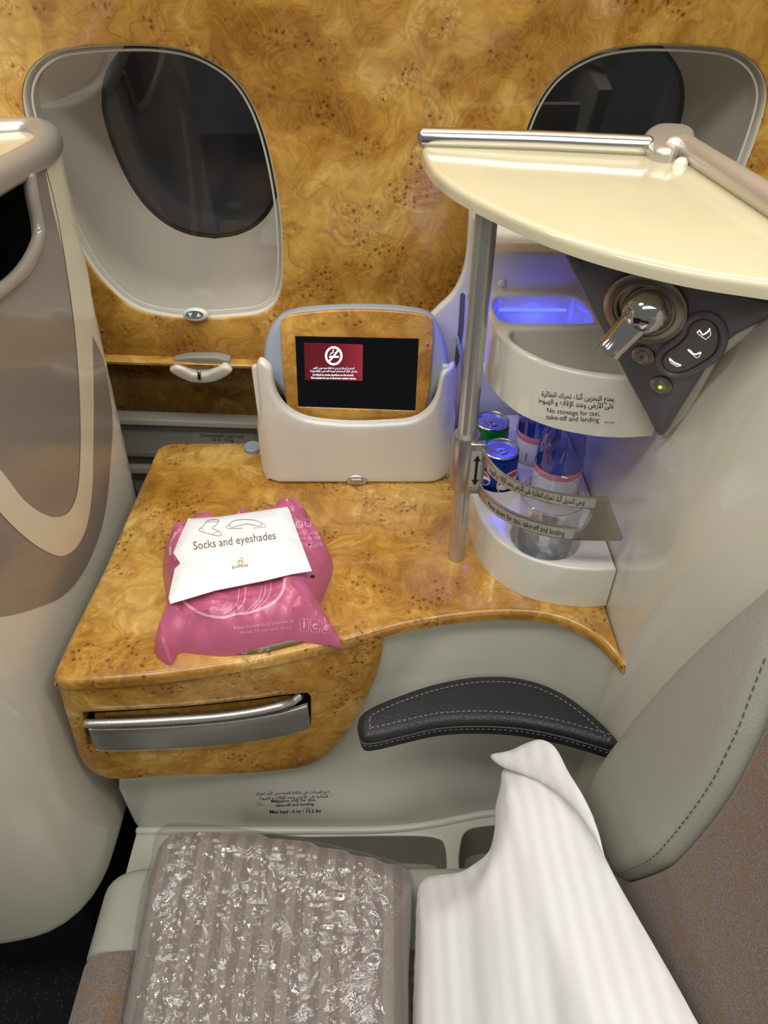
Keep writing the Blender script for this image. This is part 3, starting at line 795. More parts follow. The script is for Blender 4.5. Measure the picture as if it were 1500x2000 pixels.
for sx0, x0 in ((-1, -0.186), (1, 0.094)):
    sl = [(0.887, ZC + 0.002), (0.975, ZC + 0.002), (0.978, ZC + 0.06), (0.972, ZC + 0.112), (0.93, ZC + 0.165), (0.905, ZC + 0.192), (0.895, ZC + 0.197), (0.887, ZC + 0.196)]
    slab('side_shell', [sl], 0.012, (lambda X, s: (lambda u, v, w: Vector((X + (w if s > 0 else -w), u, v))))(x0, sx0), 'gloss_white', dock, r=0.005)
box('dock_back', (-0.18, 0.962, ZC + 0.001), (0.088, 0.978, ZC + 0.10), 'gloss_white', dock, 0.005)
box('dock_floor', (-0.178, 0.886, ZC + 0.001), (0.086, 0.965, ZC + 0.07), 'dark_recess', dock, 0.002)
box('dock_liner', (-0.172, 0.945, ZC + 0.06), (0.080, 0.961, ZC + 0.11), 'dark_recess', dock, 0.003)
BF = Fr(ony(697, 938, YD), (1, 0, 0), (0, 0, 1))
lathe_b = slab('latch_button', [[(u * 1.0, v) for u, v in circ(0, 0, 0.0165, 0.010)]], 0.008, lambda u, v, w: BF.P(u, v, w + 0.003), 'satin_rail', dock, r=0.003)
slab('latch_key', [[(max(-0.007, min(0.007, u * 3)) + u * 0.35, v) for u, v in circ(0, 0, 0.009, 0.0055, 36)]], 0.005, lambda u, v, w: BF.P(u, v, w + 0.006), 'handle_metal', lathe_b, r=0.0015)
kn = onz(493, 872, ZC + 0.006)
lathe('dock_pivot', [(0.0001, 0.003), (0.012, 0.0028), (0.0145, 0.0), (0.0145, -0.0055)], Fr((kn.x, kn.y, ZC + 0.006), (1, 0, 0), (0, 1, 0)), 'tablet_grey', dock)

tab = thing('touchscreen', 'small burl framed touchscreen showing a red no smoking notice', 'screen', (-0.04, 0.91, ZC + 0.08))
tb = ony(697, 822, 0.896); tt_ = ony(697, 605, 0.932)
TF = Fr(tb, (1, 0, 0.004), tt_ - tb)
# W must face the camera
if TF.W.y > 0: TF.W = -TF.W
grey_l = spline(TF.pxs([(519, 735), (513, 700), (519, 662), (534, 632), (560, 614), (620, 605), (700, 602), (780, 605), (838, 616), (858, 640), (871, 676), (877, 710), (872, 735), (850, 772), (838, 806), (812, 822), (700, 829), (592, 822), (566, 802), (548, 768)]), 4, True)
slab('tablet_body', [grey_l], 0.03, lambda u, v, w: TF.P(u, v, w - 0.001), 'tablet_grey', tab, r=0.011, segs=5, step=0.012)
bez = spline(TF.pxs([(549, 632), (556, 619), (580, 612), (640, 606), (700, 604), (760, 606), (812, 611), (840, 620), (846, 632), (845, 680), (840, 740), (834, 785), (824, 808), (800, 819), (700, 820), (600, 816), (574, 808), (561, 790), (556, 750), (551, 690)]), 4, True)
scr = TF.pxs([(577, 656), (818, 661), (811, 801), (583, 793)])
slab('bezel', [bez, scr], 0.008, lambda u, v, w: TF.P(u, v, w + 0.004), 'burl', tab, r=0.002)
slab('screen', [inset(orient(scr, True), -0.001)], 0.003, lambda u, v, w: TF.P(u, v, w + 0.0015), 'screen_black', tab)
img = flat('screen_image', [TF.pxs([(594, 668), (709, 672), (708, 743), (596, 741)])], lambda u, v, w: TF.P(u, v, w + 0.0016), 'screen_red', tab)
fnt = lambda x, y: TF.P(*TF.px(x, y), 0.0027)
sgn = join2d(ribbon(circ(652, 694, 15, 16.5, 40), 4.2, True), ribbon([(642, 706), (662, 682)], 3.6), ribbon([(643, 696), (662, 696)], 3.6), ribbon([(645, 692), (648, 688), (652, 687), (650, 684), (653, 682)], 1.8))
decal('no_smoking_sign', *sgn, fnt, 'screen_white', img)
wpx('screen_lettering', arabic('التدخين في أي مكان على متن هذه الطائرة ممنوع بموجب القانون'), (612, 719), (692, 720), fnt, 'screen_white', img, bold=0.01, up=(0, -5))
wpx('screen_lettering', arabic('يشمل ذلك استخدام أجهزة التدخين الإلكترونية'), (606, 725), (698, 726), fnt, 'screen_white', img, bold=0.01, up=(0, -5))
wpx('screen_lettering', 'It is illegal to smoke anywhere on this aircraft.', (611, 732.5), (691, 733.5), fnt, 'screen_white', img, bold=0.02, up=(0, -5.2))
wpx('screen_lettering', 'This includes the use of electronic smoking devices.', (607, 738.5), (696, 740), fnt, 'screen_white', img, bold=0.02, up=(0, -5.2))
fnz = lambda x, y: TF.P(*TF.px(x, y, 0.004), 0.0044)
wpx('bezel_lettering', 'Stow and Latch Handset for Taxi, Take-off and Landing', (594, 809), (693, 811), fnz, 'gold_print', tab)
wpx('bezel_lettering', arabic('يرجى تثبيت الجهاز في مكانه أثناء تحرك الطائرة وعند الإقلاع'), (697, 811), (800, 813), fnz, 'gold_print', tab, up=(0, -3.6))

# ================================================================== MINIBAR
mb = thing('minibar', 'cream drinks cubby with blue light and cup tray beside the seat', 'drinks cabinet', (0.2, 0.76, ZC))
Dl = [(0.2845, 0.619), (0.255, 0.617), (0.217, 0.622), (0.180, 0.637), (0.150, 0.664), (0.131, 0.703), (0.1235, 0.745), (0.121, 0.80)]
Dfront = spline(Dl, 6)
Dloop = Dfront + [(0.121, 0.968), (0.2845, 0.968)]
BZ = 0.788; BASE = upf(0, 0, BZ)
tum_c = onz(1065, 1046, BZ)
holes = [circ(tum_c.x, tum_c.y, 0.0435, n=40), circ(0.160, 0.800, 0.0300, n=30), circ(0.2335, 0.775, 0.0350, n=36), circ(0.156, 0.8700, 0.0295, n=30), circ(0.2240, 0.862, 0.0345, n=30)]
holes[2] = circ(0.2365, 0.777, 0.0335, n=36)
slab('cup_base', [Dloop] + holes, BZ - ZC - 0.0005, BASE, 'gloss_white', mb, r=0.004, segs=4)
for h_, dz in zip(holes, (0.748, 0.750, 0.745, 0.750, 0.745)):
    slab('cup_well', [inset(orient(h_, True), -0.0005)], 0.002, upf(0, 0, dz), 'gloss_white', mb)
TZ = 1.05; TRAY = upf(0, 0, TZ)
Tloop = [(0.282, 0.622), (0.250, 0.619), (0.217, 0.623), (0.180, 0.638), (0.150, 0.664), (0.131, 0.700), (0.121, 0.74), (0.119, 0.80)]
Tl = spline(Tloop, 6) + [(0.119, 0.968), (0.2845, 0.968)]
rec_t = spline([(0.272, 0.632), (0.245, 0.630), (0.214, 0.634), (0.178, 0.650), (0.150, 0.680), (0.138, 0.706), (0.140, 0.722), (0.152, 0.728), (0.21, 0.729), (0.272, 0.729), (0.2735, 0.68)], 4, True)
blu_t = spline([(0.133, 0.752), (0.150, 0.745), (0.19, 0.744), (0.228, 0.744), (0.236, 0.752), (0.236, 0.79), (0.228, 0.812), (0.212, 0.818), (0.17, 0.819), (0.140, 0.817), (0.130, 0.802), (0.128, 0.775)], 4, True)
tray = slab('cup_tray', [Tl, rec_t, blu_t], 0.070, TRAY, 'gloss_white', mb, r=0.004, segs=4)
slab('tray_floor', [inset(orient(rec_t, True), -0.001)], 0.003, upf(0, 0, 0.995), 'lower_beige', mb)
tl = slab('light_pocket', [inset(orient(blu_t, True), -0.001)], 0.003, upf(0, 0, 0.996), 'blue_glow', mb)
# the back wall with its flared left edge, inner step and slot
BKY = 0.985; BK = Fr((0, BKY, ZC), (1, 0, 0), (0, 0, 1))
fl_px = BK.pxs(spline([(917, 405), (914, 470), (906, 528), (885, 575), (852, 608), (828, 640), (822, 720)], 5))
bk_loop = fl_px + [(fl_px[-1][0], 0.002), (0.2845, 0.002), (0.2845, 0.452), (fl_px[0][0], 0.452)]
slab('back_panel', [bk_loop], 0.014, BK, 'gloss_white', mb, r=0.005, segs=3)
box('back_step', (0.117, 0.832, 0.990), (0.2845, 0.969, 1.097), 'gloss_white', mb, 0.006)
SCR = Fr(ony(981, 553, 0.832), (1, 0, 0), (0, 0, 1))
for sx_, sy_ in ((981, 553), (1138, 578)):
    p = ony(sx_, sy_, 0.8315); lathe('screw_cap', [(0.0001, 0.0035), (0.003, 0.003), (0.0055, 0.0)], Fr(p, (1, 0, 0), (0, 0, 1)), 'gloss_white', mb, n=20)
sl = BK.pxs([(899, 575), (903, 571), (908, 575), (905, 640), (896, 705), (889, 720), (888, 700), (895, 640)])
slab('panel_slot', [sl], 0.002, lambda u, v, w: BK.P(u, v, w + 0.0015), 'panel_m' if 0 else 'control_panel_grey', mb)
tube('slot_bar', [BK.P(*BK.px(892, 655), 0.006), BK.P(*BK.px(903, 700), 0.012), BK.P(*BK.px(905, 790), 0.012)], 0.003, 'tablet_grey', mb, n=8)
# pole
PX, PY = 0.0995, 0.71
pole = tube('pole', [Vector((PX, PY, ZC + 0.0005)), Vector((PX, PY, 0.9)), Vector((PX, PY, 1.1868))], 0.0112, 'brushed_metal', mb, n=28, caps=False)
# blue light strips of the cubby
def led(name, lo, hi, loc, tgt, sx, sy, pw):
    box(name, lo, hi, 'blue_led', mb, 0)
    d = bpy.data.lights.new('cubby_led_light', 'POINT'); d.energy = pw; d.color = (0.05, 0.07, 1.0); d.shadow_soft_size = sy
    o = bpy.data.objects.new('cubby_led_light', d); COL.objects.link(o); o.location = loc
led('led_strip', (0.140, 0.8165, 1.030), (0.225, 0.8175, 1.033), (0.185, 0.795, 1.020), None, 0, 0.015, 0.05)
led('led_strip', (0.13, 0.895, 0.9745), (0.27, 0.90, 0.979), (0.195, 0.875, 0.945), None, 0, 0.03, 0.18)
led('led_strip', (0.1165, 0.84, 1.00), (0.1185, 0.89, 1.006), (0.106, 0.872, 0.985), None, 0, 0.06, 0.08)
# sticker
tt2 = bvh(tray)
V2, F2 = tri2d([resample(orient([(1044, 752), (1220, 768), (1205, 832), (1040, 812)], True), 10)], 12)
decal('tray_sticker', V2, F2, caster(tt2, 0.0002), 'sticker_film', mb)
fns = caster(tt2, 0.0005)
def arc_text(name, body, pts, hgt_, mat, fn, parent, bold=0.0):
    V, Fs = text2d(body, bold); x0 = min(v[0] for v in V); x1 = max(v[0] for v in V)
    P = spline(pts, 10); cum = [0]
    for a, b in zip(P, P[1:]): cum.append(cum[-1] + math.hypot(b[0] - a[0], b[1] - a[1]))
    out = []
    for x, y in V:
        s = (x - x0) / (x1 - x0) * cum[-1]; i = max(0, min(len(P) - 2, int(np.searchsorted(cum, s) - 1)))
        k = (s - cum[i]) / max(1e-9, cum[i + 1] - cum[i]); ax, ay = P[i]; bx_, by_ = P[i + 1]
        out.append((ax + (bx_ - ax) * k, ay + (by_ - ay) * k - y * hgt_))
    return decal(name, out, Fs, fn, mat, parent)
arc_text('sticker_lettering', arabic('يمنع التخزين أثناء تحرك الطائرة'), [(1058, 773), (1110, 778), (1160, 782), (1199, 783)], 14, 'black_print', fns, mb, 0.01)
arc_text('sticker_lettering', arabic('على الأرض وعند الإقلاع و الهبوط'), [(1051, 786), (1105, 792), (1155, 796), (1199, 797)], 14, 'black_print', fns, mb, 0.01)
arc_text('sticker_lettering', 'No stowage for taxi,', [(1069, 805), (1120, 810), (1172, 812)], 13.5, 'black_print', fns, mb)
arc_text('sticker_lettering', 'take-off and landing', [(1067, 818), (1120, 822), (1170, 824)], 13.5, 'black_print', fns, mb)
arc_text('sticker_lettering', '00-7350', [(1181, 826), (1200, 827)], 5, 'black_print', fns, mb)

# sliding guard
gd = thing('bottle_guard', 'brushed metal sliding bottle guard with lettered rails on the pole', 'guard', (PX, PY, 0.845))
lathe('collar', [(0.0113, 0.0), (0.0162, 0.0), (0.0170, 0.002), (0.0170, 0.076), (0.0158, 0.079), (0.0113, 0.079)], upf(PX, PY, 0.845), 'guard_metal', gd)
box('collar_tab', (PX + 0.002, PY - 0.0200, 0.846), (PX + 0.0225, PY - 0.010, 0.922), 'guard_metal', gd, 0.003)
CT = Fr((PX + 0.012, PY - 0.0201, 0.884), (1, 0, 0), (0, 0, 1))
st = flat('arrow_sticker', [[(-0.0075, -0.029), (0.0075, -0.029), (0.0075, 0.029), (-0.0075, 0.029)]], CT, 'sticker_grey', gd)
flat('arrow', [[(-0.0017, -0.014), (-0.0017, 0.014), (-0.0045, 0.014), (0, 0.023), (0.0045, 0.014), (0.0017, 0.014), (0.0017, -0.014), (0.0045, -0.014), (0, -0.023), (-0.0045, -0.014)]], lambda u, v, w: CT.P(u, v, w + 0.0004), 'black_print', st)
write('sticker_lettering', '00-7122', (-0.006, -0.0275), (0.006, -0.0275), lambda u, v: CT.P(u, v, 0.0009), 'black_print', st)
gp = spline([(0.1155, 0.694), (0.1205, 0.676), (0.134, 0.652), (0.155, 0.632), (0.185, 0.616), (0.215, 0.608), (0.245, 0.606), (0.276, 0.606)], 8)
gc = [0]
for a, b in zip(gp, gp[1:]): gc.append(gc[-1] + math.hypot(b[0] - a[0], b[1] - a[1]))
GX = np.array([p[0] for p in gp]); GY = np.array([p[1] for p in gp]); GCU = np.array(gc); GL = gc[-1]
def gwarp(u, v, w):
    x = float(np.interp(u, GCU, GX)); y = float(np.interp(u, GCU, GY))
    x2 = float(np.interp(min(u + 0.002, GL), GCU, GX)); y2 = float(np.interp(min(u + 0.002, GL), GCU, GY)); x1 = float(np.interp(max(u - 0.002, 0), GCU, GX)); y1 = float(np.interp(max(u - 0.002, 0), GCU, GY))
    tn = Vector((x2 - x1, y2 - y1, 0)).normalized(); nr = Vector((tn.y, -tn.x, 0))
    return Vector((x, y, v)) + nr * w
g_out = [(0, 0.848), (0.05, 0.845), (GL - 0.055, 0.845), (GL - 0.002, 0.845), (GL, 0.849), (GL - 0.029, 0.9075), (GL - 0.032, 0.9095), (0.05, 0.9095), (0, 0.916)]
g_in = [(0.006, 0.865), (0.05, 0.864), (GL - 0.053, 0.863), (GL - 0.049, 0.866), (GL - 0.045, 0.890), (GL - 0.05, 0.893), (0.05, 0.893), (0.006, 0.898)]
guard = slab('guard_rail', [g_out, g_in], 0.002, gwarp, 'guard_metal', gd, r=0.0006, segs=2, step=0.006)
gf = lambda u, v: gwarp(u, v, 0.0006)
for a, b, z0, z1 in ((0.022, GL - 0.042, 0.8945, 0.908), (0.028, GL - 0.058, 0.8465, 0.861)):
    flat('rail_sticker', [[(a, z0), (b, z0), (b, z1), (a, z1)]], gwarp, 'sticker_grey', guard, off=0.0003, step=0.008)
write('rail_lettering', arabic('يرجى التنزيل أثناء تحرك الطائرة على الأرض وعند الإقلاع و الهبوط'), (0.027, 0.899), (GL - 0.054, 0.899), gf, 'black_print', guard, up=(0, 0.0105), bold=0.01)
write('rail_lettering', 'Move down for taxi, take-off and landing', (0.032, 0.850), (GL - 0.068, 0.850), gf, 'black_print', guard, up=(0, 0.0118))

# cans
def can(name, x, y, mat, label, rot=0.0):
    c = thing(name, label, 'can', (x, y, 0.750), 'drink cans in the minibar')
    f = upf(x, y, 0.7503); R = 0.0263
    lathe('can_body', [(0.0001, 0.003), (0.017, 0.003), (0.0205, 0.0), (0.0225, 0.0015), (R, 0.008), (R, 0.079), (0.0252, 0.083), (0.0238, 0.0862)], f, mat, c)
    lathe('can_lid', [(0.0238, 0.0862), (0.0250, 0.0872), (0.0252, 0.0888), (0.0243, 0.0896), (0.0234, 0.0886), (0.0226, 0.0852), (0.0205, 0.0848), (0.0195, 0.0856), (0.0001, 0.0858)], f, 'aluminium', c)
    ca, sa = math.cos(rot), math.sin(rot)
    tf = Fr((x, y, 0.7503 + 0.0874), (ca, sa, 0), (-sa, ca, 0))
    slab('pull_tab', [[(u, v) for u, v in spline([(-0.0065, 0.009), (0.0065, 0.009), (0.0075, 0.0), (0.006, -0.009), (-0.006, -0.009), (-0.0075, 0.0)], 4, True)],
                      circ(0, -0.0035, 0.0038, 0.003, 16)], 0.0012, tf, 'aluminium', c, r=0.0004, segs=2)
    return c, f, R
pc, pf, R = can('drink_can', 0.160, 0.800, 'can_blue', 'blue drink can with red and white round emblem in the minibar', 0.5)
def cyl(f, R, a0):
    return lambda u, v, w=0: f.P((R + w) * math.cos(a0 + u / R), (R + w) * math.sin(a0 + u / R), v)
for a0, zc, rr in ((-2.55, 0.0500, 0.012), (-0.95, 0.045, 0.021)):
    cw = cyl(pf, R + 0.0003, a0)
    em = flat('can_emblem', [circ(0, zc, rr, n=40)], cw, 'can_white', pc, off=0.0, step=0.003)
    cr = lambda u, v, w=0, cw=cw: cw(u, v, 0.0003)
    flat('emblem_red', [circ(0, zc, rr * 0.9, n=24, a0=0.25, a1=math.pi + 0.1) + spline([(-rr * 0.88, zc + rr * 0.12), (-rr * 0.3, zc + rr * 0.12), (rr * 0.3, zc + rr * 0.42), (rr * 0.85, zc + rr * 0.36)], 4)[1:-1]], cr, 'can_red', em, step=0.003)
    flat('emblem_blue', [circ(0, zc, rr * 0.9, n=24, a0=math.pi + 0.3, a1=2 * math.pi - 0.1) + spline([(rr * 0.88, zc - rr * 0.05), (rr * 0.3, zc - rr * 0.05), (-rr * 0.3, zc - rr * 0.4), (-rr * 0.85, zc - rr * 0.34)], 4)[1:-1]], cr, 'can_blue', em, step=0.003)
cw = cyl(pf, R + 0.0004, -2.35)
write('can_lettering', arabic('بيبسي'), (-0.006, 0.026), (0.010, 0.026), lambda u, v: cw(u, v, 0), 'can_white', pc, yscale=1.1)
gc2, gf2, R = can('drink_can', 0.156, 0.870, 'can_green', 'green drink can behind the blue can in the minibar', 0.3)
cw = cyl(gf2, R + 0.0004, -1.35)
flat('can_panel', [[(-0.012, 0.045), (0.02, 0.045), (0.02, 0.066), (-0.012, 0.066)]], cyl(gf2, R + 0.0003, -1.35), pm('can_green_light', S(70, 160, 90), 0.3, metal=0.3), gc2, off=0.0, step=0.004)
decal('fine_print', *join2d(*[ribbon([(-0.010 + 0.004 * k, z) for k in range(n_)], 0.0012) for z, n_ in ((0.061, 8), (0.057, 7), (0.052, 6))]), lambda u, v: cw(u, v, 0), 'can_white', gc2)

# bottles
def bottle(x, y, label, a0, bar):
    b = thing('water_bottle', label, 'bottle', (x, y, 0.745), 'water bottles in the minibar')
    f = upf(x, y, 0.7453); R = 0.0315
    lathe('bottle_body', [(0.0001, 0.004), (0.02, 0.003), (0.027, 0.0), (R, 0.006), (R, 0.020), (R - 0.001, 0.023), (R, 0.026), (R, 0.108), (R - 0.0015, 0.122), (0.028, 0.134), (0.0225, 0.148), (0.017, 0.160), (0.0135, 0.170), (0.0125, 0.182), (0.0001, 0.183)], f, 'bottle_plastic', b)
    lathe('bottle_cap', [(0.0001, 0.203), (0.0135, 0.203), (0.0145, 0.2015), (0.0145, 0.1865), (0.0001, 0.1865)], f, 'bottle_cap', b, n=30)
    lb = lathe('bottle_label', [(R + 0.0003, 0.030), (R + 0.0005, 0.0305), (R + 0.0005, 0.087), (R + 0.0003, 0.0875)], f, 'label_white', b)
    lathe('label_band', [(R + 0.0007, 0.078), (R + 0.0009, 0.0785), (R + 0.0009, 0.087), (R + 0.0007, 0.0875)], f, 'label_pink', lb)
    cw = cyl(f, R + 0.0009, a0)
    if bar:
        q = [poly([(-0.012, 0.046 + 0.0016 * k), (0.004, 0.046 + 0.0016 * k), (0.004, 0.0469 + 0.0016 * k), (-0.012, 0.0469 + 0.0016 * k)]) for k in range(9)]
        decal('barcode', *join2d(*q), lambda u, v: cw(u, v, 0), 'black_print', lb)
    else:
        decal('fine_print', *join2d(*[ribbon([(-0.022 + 0.004 * j, 0.034 + 0.0035 * k) for j in range(10 - k % 2)], 0.0013) for k in range(5)]), lambda u, v: cw(u, v, 0), 'grey_print', lb)
    return b
bottle(0.2365, 0.777, 'clear water bottle with pink banded label just behind the tumbler', -1.75, False)
bottle(0.2240, 0.862, 'water bottle with barcode label at the back of the minibar', -1.85, True)
# tumbler
tu = thing('glass_tumbler', 'clear drinking tumbler standing in the front cup well', 'glass', (tum_c.x, tum_c.y, 0.748))
f = upf(tum_c.x, tum_c.y, 0.7485)
lathe('tumbler_wall', [(0.031, 0.002), (0.032, 0.004), (0.0400, 0.106), (0.0405, 0.107), (0.0402, 0.108), (0.0392, 0.107), (0.0305, 0.012), (0.0001, 0.009)], f, 'tumbler_glass', tu, n=48)
lathe('tumbler_base', [(0.0001, 0.0), (0.029, 0.0), (0.031, 0.002)], f, 'tumbler_glass', tu, n=48)
tube('tumbler_rim', [f.P(0.0398 * math.cos(a), 0.0398 * math.sin(a), 0.1078) for a in np.linspace(0, 2 * math.pi, 48, endpoint=False)], 0.0008, 'tumbler_glass', tu, closed=True, n=6)

# ================================================================== RIGHT SEAT SHELL WITH SHELF AND CONTROL PANEL
rs = thing('seat_shell', 'cream seat shell with curved shelf top and grey control panel', 'seat shell', (0.32, 0.6, 0.0))
def XR(y, z): return 0.286 + 0.10 * max(0, z - 0.95) + 0.42 * max(0, 0.5 - y) ** 1.05
def rsw(u, v, w): return Vector((XR(u, v) - w, u, v))
slab('shell_side', [[(0.10, 0.05), (0.985, 0.05), (0.985, 1.1865), (0.10, 1.1865)]], 0.02, rsw, 'shell_beige', rs, r=0.004, step=0.03)
PZ = 1.200; PLT = upf(0, 0, PZ)
edge_px = [(824, 286), (828, 302), (844, 328), (874, 354), (920, 382), (1000, 420), (1090, 457), (1200, 492), (1350, 527), (1500, 550), (1620, 567)]
pe = spline(PLT.pxs(edge_px), 6)
bk = PLT.pxs([(1330, 300), (1290, 292), (1050, 284), (828, 276)])
rr_ = PLT.pxs([(1500, 402), (1420, 352)])
ploop = pe + [(0.46, 0.40), (0.48, 0.50)] + rr_ + bk
slab('shelf_top', [ploop], 0.013, PLT, 'cream', rs, r=0.0062, segs=5)
RZ = PZ + 0.008
tr1 = [onz(x, y, RZ) for x, y in ((826, 268), (1050, 275), (1265, 285))]
tube('shelf_rail', tr1, 0.0105, pm('polished_rail', S(214, 213, 210), 0.2, metal=1.0), rs, n=18)
tr2 = [onz(x, y, RZ) for x, y in spline([(1312, 290), (1332, 284), (1352, 296), (1400, 327), (1500, 390), (1640, 480)], 4)]
tube('side_rail', tr2, 0.0120, 'satin_rail', rs, n=18)
brk = spline(PLT.pxs([(1250, 290), (1262, 272), (1285, 264), (1330, 266), (1352, 276), (1345, 290), (1320, 300), (1312, 318), (1280, 316), (1262, 306)]), 4, True)
slab('rail_bracket', [brk], 0.02, lambda u, v, w: PLT.P(u, v, w + 0.014), 'satin_rail', rs, r=0.008, segs=4)
bp = onz(1330, 321, PZ); lathe('shelf_bumper', [(0.0001, 0.007), (0.004, 0.0062), (0.007, 0.003), (0.0076, 0.0)], upf(bp.x, bp.y, PZ), 'gloss_white', rs, n=24)
A = onz(1112, 494, 1.176); Bp = ony(1288, 848, 0.598); Cc = onz(1500, 592, 1.166)
nrm = (Bp - A).cross(Cc - A).normalized()
if nrm.y > 0: nrm = -nrm
Uu = (Cc - A).normalized(); CPF = Fr(A, Uu, nrm.cross(Uu))
if CPF.W.y > 0: CPF = Fr(A, -Uu, nrm.cross(Uu))
cp_px = spline([(1104, 500), (1112, 492), (1135, 496), (1200, 512), (1350, 551), (1500, 589)], 4)[:-1] + spline([(1545, 600), (1510, 618), (1440, 652), (1400, 690), (1360, 750), (1322, 810), (1303, 842), (1292, 850), (1281, 843), (1268, 818)], 4)[:-1] + spline([(1262, 806), (1235, 757), (1200, 690), (1150, 592), (1115, 522)], 3)
slab('panel_backing', [CPF.pxs([(1090, 478), (1300, 526), (1560, 590), (1400, 712), (1340, 820), (1300, 862), (1278, 858), (1260, 826), (1190, 690), (1130, 570)])], 0.03, lambda u, v, w: CPF.P(u, v, w - 0.006), 'shell_beige', rs, r=0.004)
cpn = slab('control_panel', [CPF.pxs(cp_px)], 0.010, lambda u, v, w: CPF.P(u, v, w + 0.002), 'control_panel_grey', rs, r=0.003)
cpn['label'] = 'dark grey triangular seat control panel'
def cpp(x, y, w=0.002): return CPF.P(*CPF.px(x, y), w)
def disc_frame(x, y, w=0.002): return Fr(cpp(x, y, w), CPF.U, CPF.V)
lf = disc_frame(1262, 598)
lathe('lamp_ring', [(0.036, 0.0), (0.0355, 0.004), (0.034, 0.005), (0.027, 0.0055), (0.026, 0.0045), (0.0235, 0.0045), (0.0225, 0.001), (0.0001, 0.001)], lf, 'steel', cpn, n=56)
ballc = disc_frame(1270, 592, 0.010)
prof = [(0.0205 * math.sin(a), 0.0205 * math.cos(a)) for a in np.linspace(0.001, math.pi - 0.3, 20)]
ball = lathe('lamp_ball', prof, ballc, 'chrome', cpn, n=40)
tip = cpp(1213, 640, 0.034); s0 = ballc.O; sd = (tip - s0).normalized()
sf = Fr(s0, sd.orthogonal(), sd.cross(sd.orthogonal())); SLn = (tip - s0).length
lathe('lamp_spout', [(0.0145, 0.006), (0.0128, SLn * 0.5), (0.0115, SLn - 0.004), (0.0122, SLn - 0.002), (0.0118, SLn), (0.0098, SLn), (0.0092, SLn - 0.006)], sf, 'chrome', ball, n=32)
lathe('lamp_lens', [(0.0001, SLn - 0.0045), (0.0094, SLn - 0.005)], sf, 'plinth', ball, n=24)
for (x, y, mt) in ((1258, 690, 'olive_led'), (1293, 748, 'green_led')):
    bf = disc_frame(x, y)
    kb = lathe('push_button', [(0.0105, 0.0), (0.0102, 0.002), (0.0085, 0.003), (0.0075, 0.0022), (0.006, 0.0022), (0.0055, 0.0032), (0.0001, 0.0036)], bf, 'steel', cpn, n=36)
    lathe('button_light', [(0.0001, 0.0044), (0.0016, 0.0042), (0.0022, 0.003)], Fr(bf.P(0, -0.0005, 0), bf.U, bf.V), mt, kb, n=16)
bean = spline(CPF.pxs([(1375, 619), (1396, 627), (1406, 652), (1398, 682), (1368, 705), (1336, 720), (1310, 719), (1297, 704), (1304, 685), (1328, 668), (1345, 650), (1353, 630)]), 5, True)
tube('keypad_rim', [CPF.P(u, v, 0.0028) for u, v in inset(orient(bean, True), -0.004)], 0.0035, 'control_panel_grey', cpn, closed=True, n=8)
kp = slab('seat_keypad', [bean], 0.006, lambda u, v, w: CPF.P(u, v, w + 0.0055), 'key_pad', cpn, r=0.002)
fic = lambda x, y: cpp(x, y, 0.0058)
def icon(x, y, pts, lo_):
    pts = [(x + a, y + b) for a, b in pts]; lo_ = [(x + a, y + b) for a, b in lo_]
    decal('seat_icon', *join2d(ribbon(pts, 3.0), ribbon(lo_, 1.1)), fic, 'icon_light', kp)
icon(1379, 640, [(-14, 2), (-9, -3), (-3, 6), (3, 3), (10, -3), (11, -7)], [(-12, 4), (3, 15), (13, 6), (12, -2)])
icon(1361, 681, [(-14, -6), (-9, -4), (-4, 2), (2, 3), (12, -1)], [(-13, -4), (3, 10), (8, 8), (12, 0)])
icon(1324, 698, [(-13, -6), (-4, 2), (10, 8)], [(-13, -4), (-10, 3), (3, 10), (8, 8)])
for (x, y) in ((1131, 514),): lathe('panel_screw', [(0.0001, 0.0032), (0.003, 0.0028), (0.0045, 0.0005)], disc_frame(x, y), 'control_panel_grey', cpn, n=20)

# ================================================================== LEFT SEAT SHELL (seat in front)
ls = thing('seat_shell', 'taupe and cream striped seat shell at the left edge', 'seat shell', (-0.45, 0.6, 0.0))
XL = -0.41
lp_path = spline([(-0.480, 1.012), (-0.445, 1.010), (-0.420, 1.000), (XL, 0.978), (XL, 0.95), (XL, 0.75), (XL, 0.60), (XL, 0.50), (XL - 0.003, 0.455), (XL - 0.018, 0.415), (XL - 0.05, 0.384), (XL - 0.10, 0.368), (-0.60, 0.358), (-0.75, 0.354), (-0.95, 0.352)], 8)
LC = [0]
for a, b in zip(lp_path, lp_path[1:]): LC.append(LC[-1] + math.hypot(b[0] - a[0], b[1] - a[1]))
LCx = np.array([p[0] for p in lp_path]); LCy = np.array([p[1] for p in lp_path]); LCu = np.array(LC); LL = LC[-1]
def lsw(u, v, w):
    u = min(max(u, 0), LL)
    x = float(np.interp(u, LCu, LCx)); y = float(np.interp(u, LCu, LCy)); a = min(u + 0.004, LL); b = max(u - 0.004, 0)
    tn = Vector((float(np.interp(a, LCu, LCx) - np.interp(b, LCu, LCx)), float(np.interp(a, LCu, LCy) - np.interp(b, LCu, LCy)), 0)).normalized()
    nr = Vector((-tn.y, tn.x, 0))
    # the shell leans: its far edge comes nearer towards the floor
    k = 1.17 - v
    sh = 0.13 * k * max(0, min(1, (y - 0.55) / 0.4))
    return Vector((x, y - sh, v)) + nr * w
def s_of(y, z):
    # invert along the straight flank
    k = 1.17 - z; lo_, hi_ = 0.0, LL * 0.75
    lo_ = float(np.interp(0.05, [0, 1], [0, 1])) * 0 + 0.055
    for _ in range(40):
        m = (lo_ + hi_) / 2
        if lsw(m, z, 0).y > y: lo_ = m
        else: hi_ = m
    return lo_
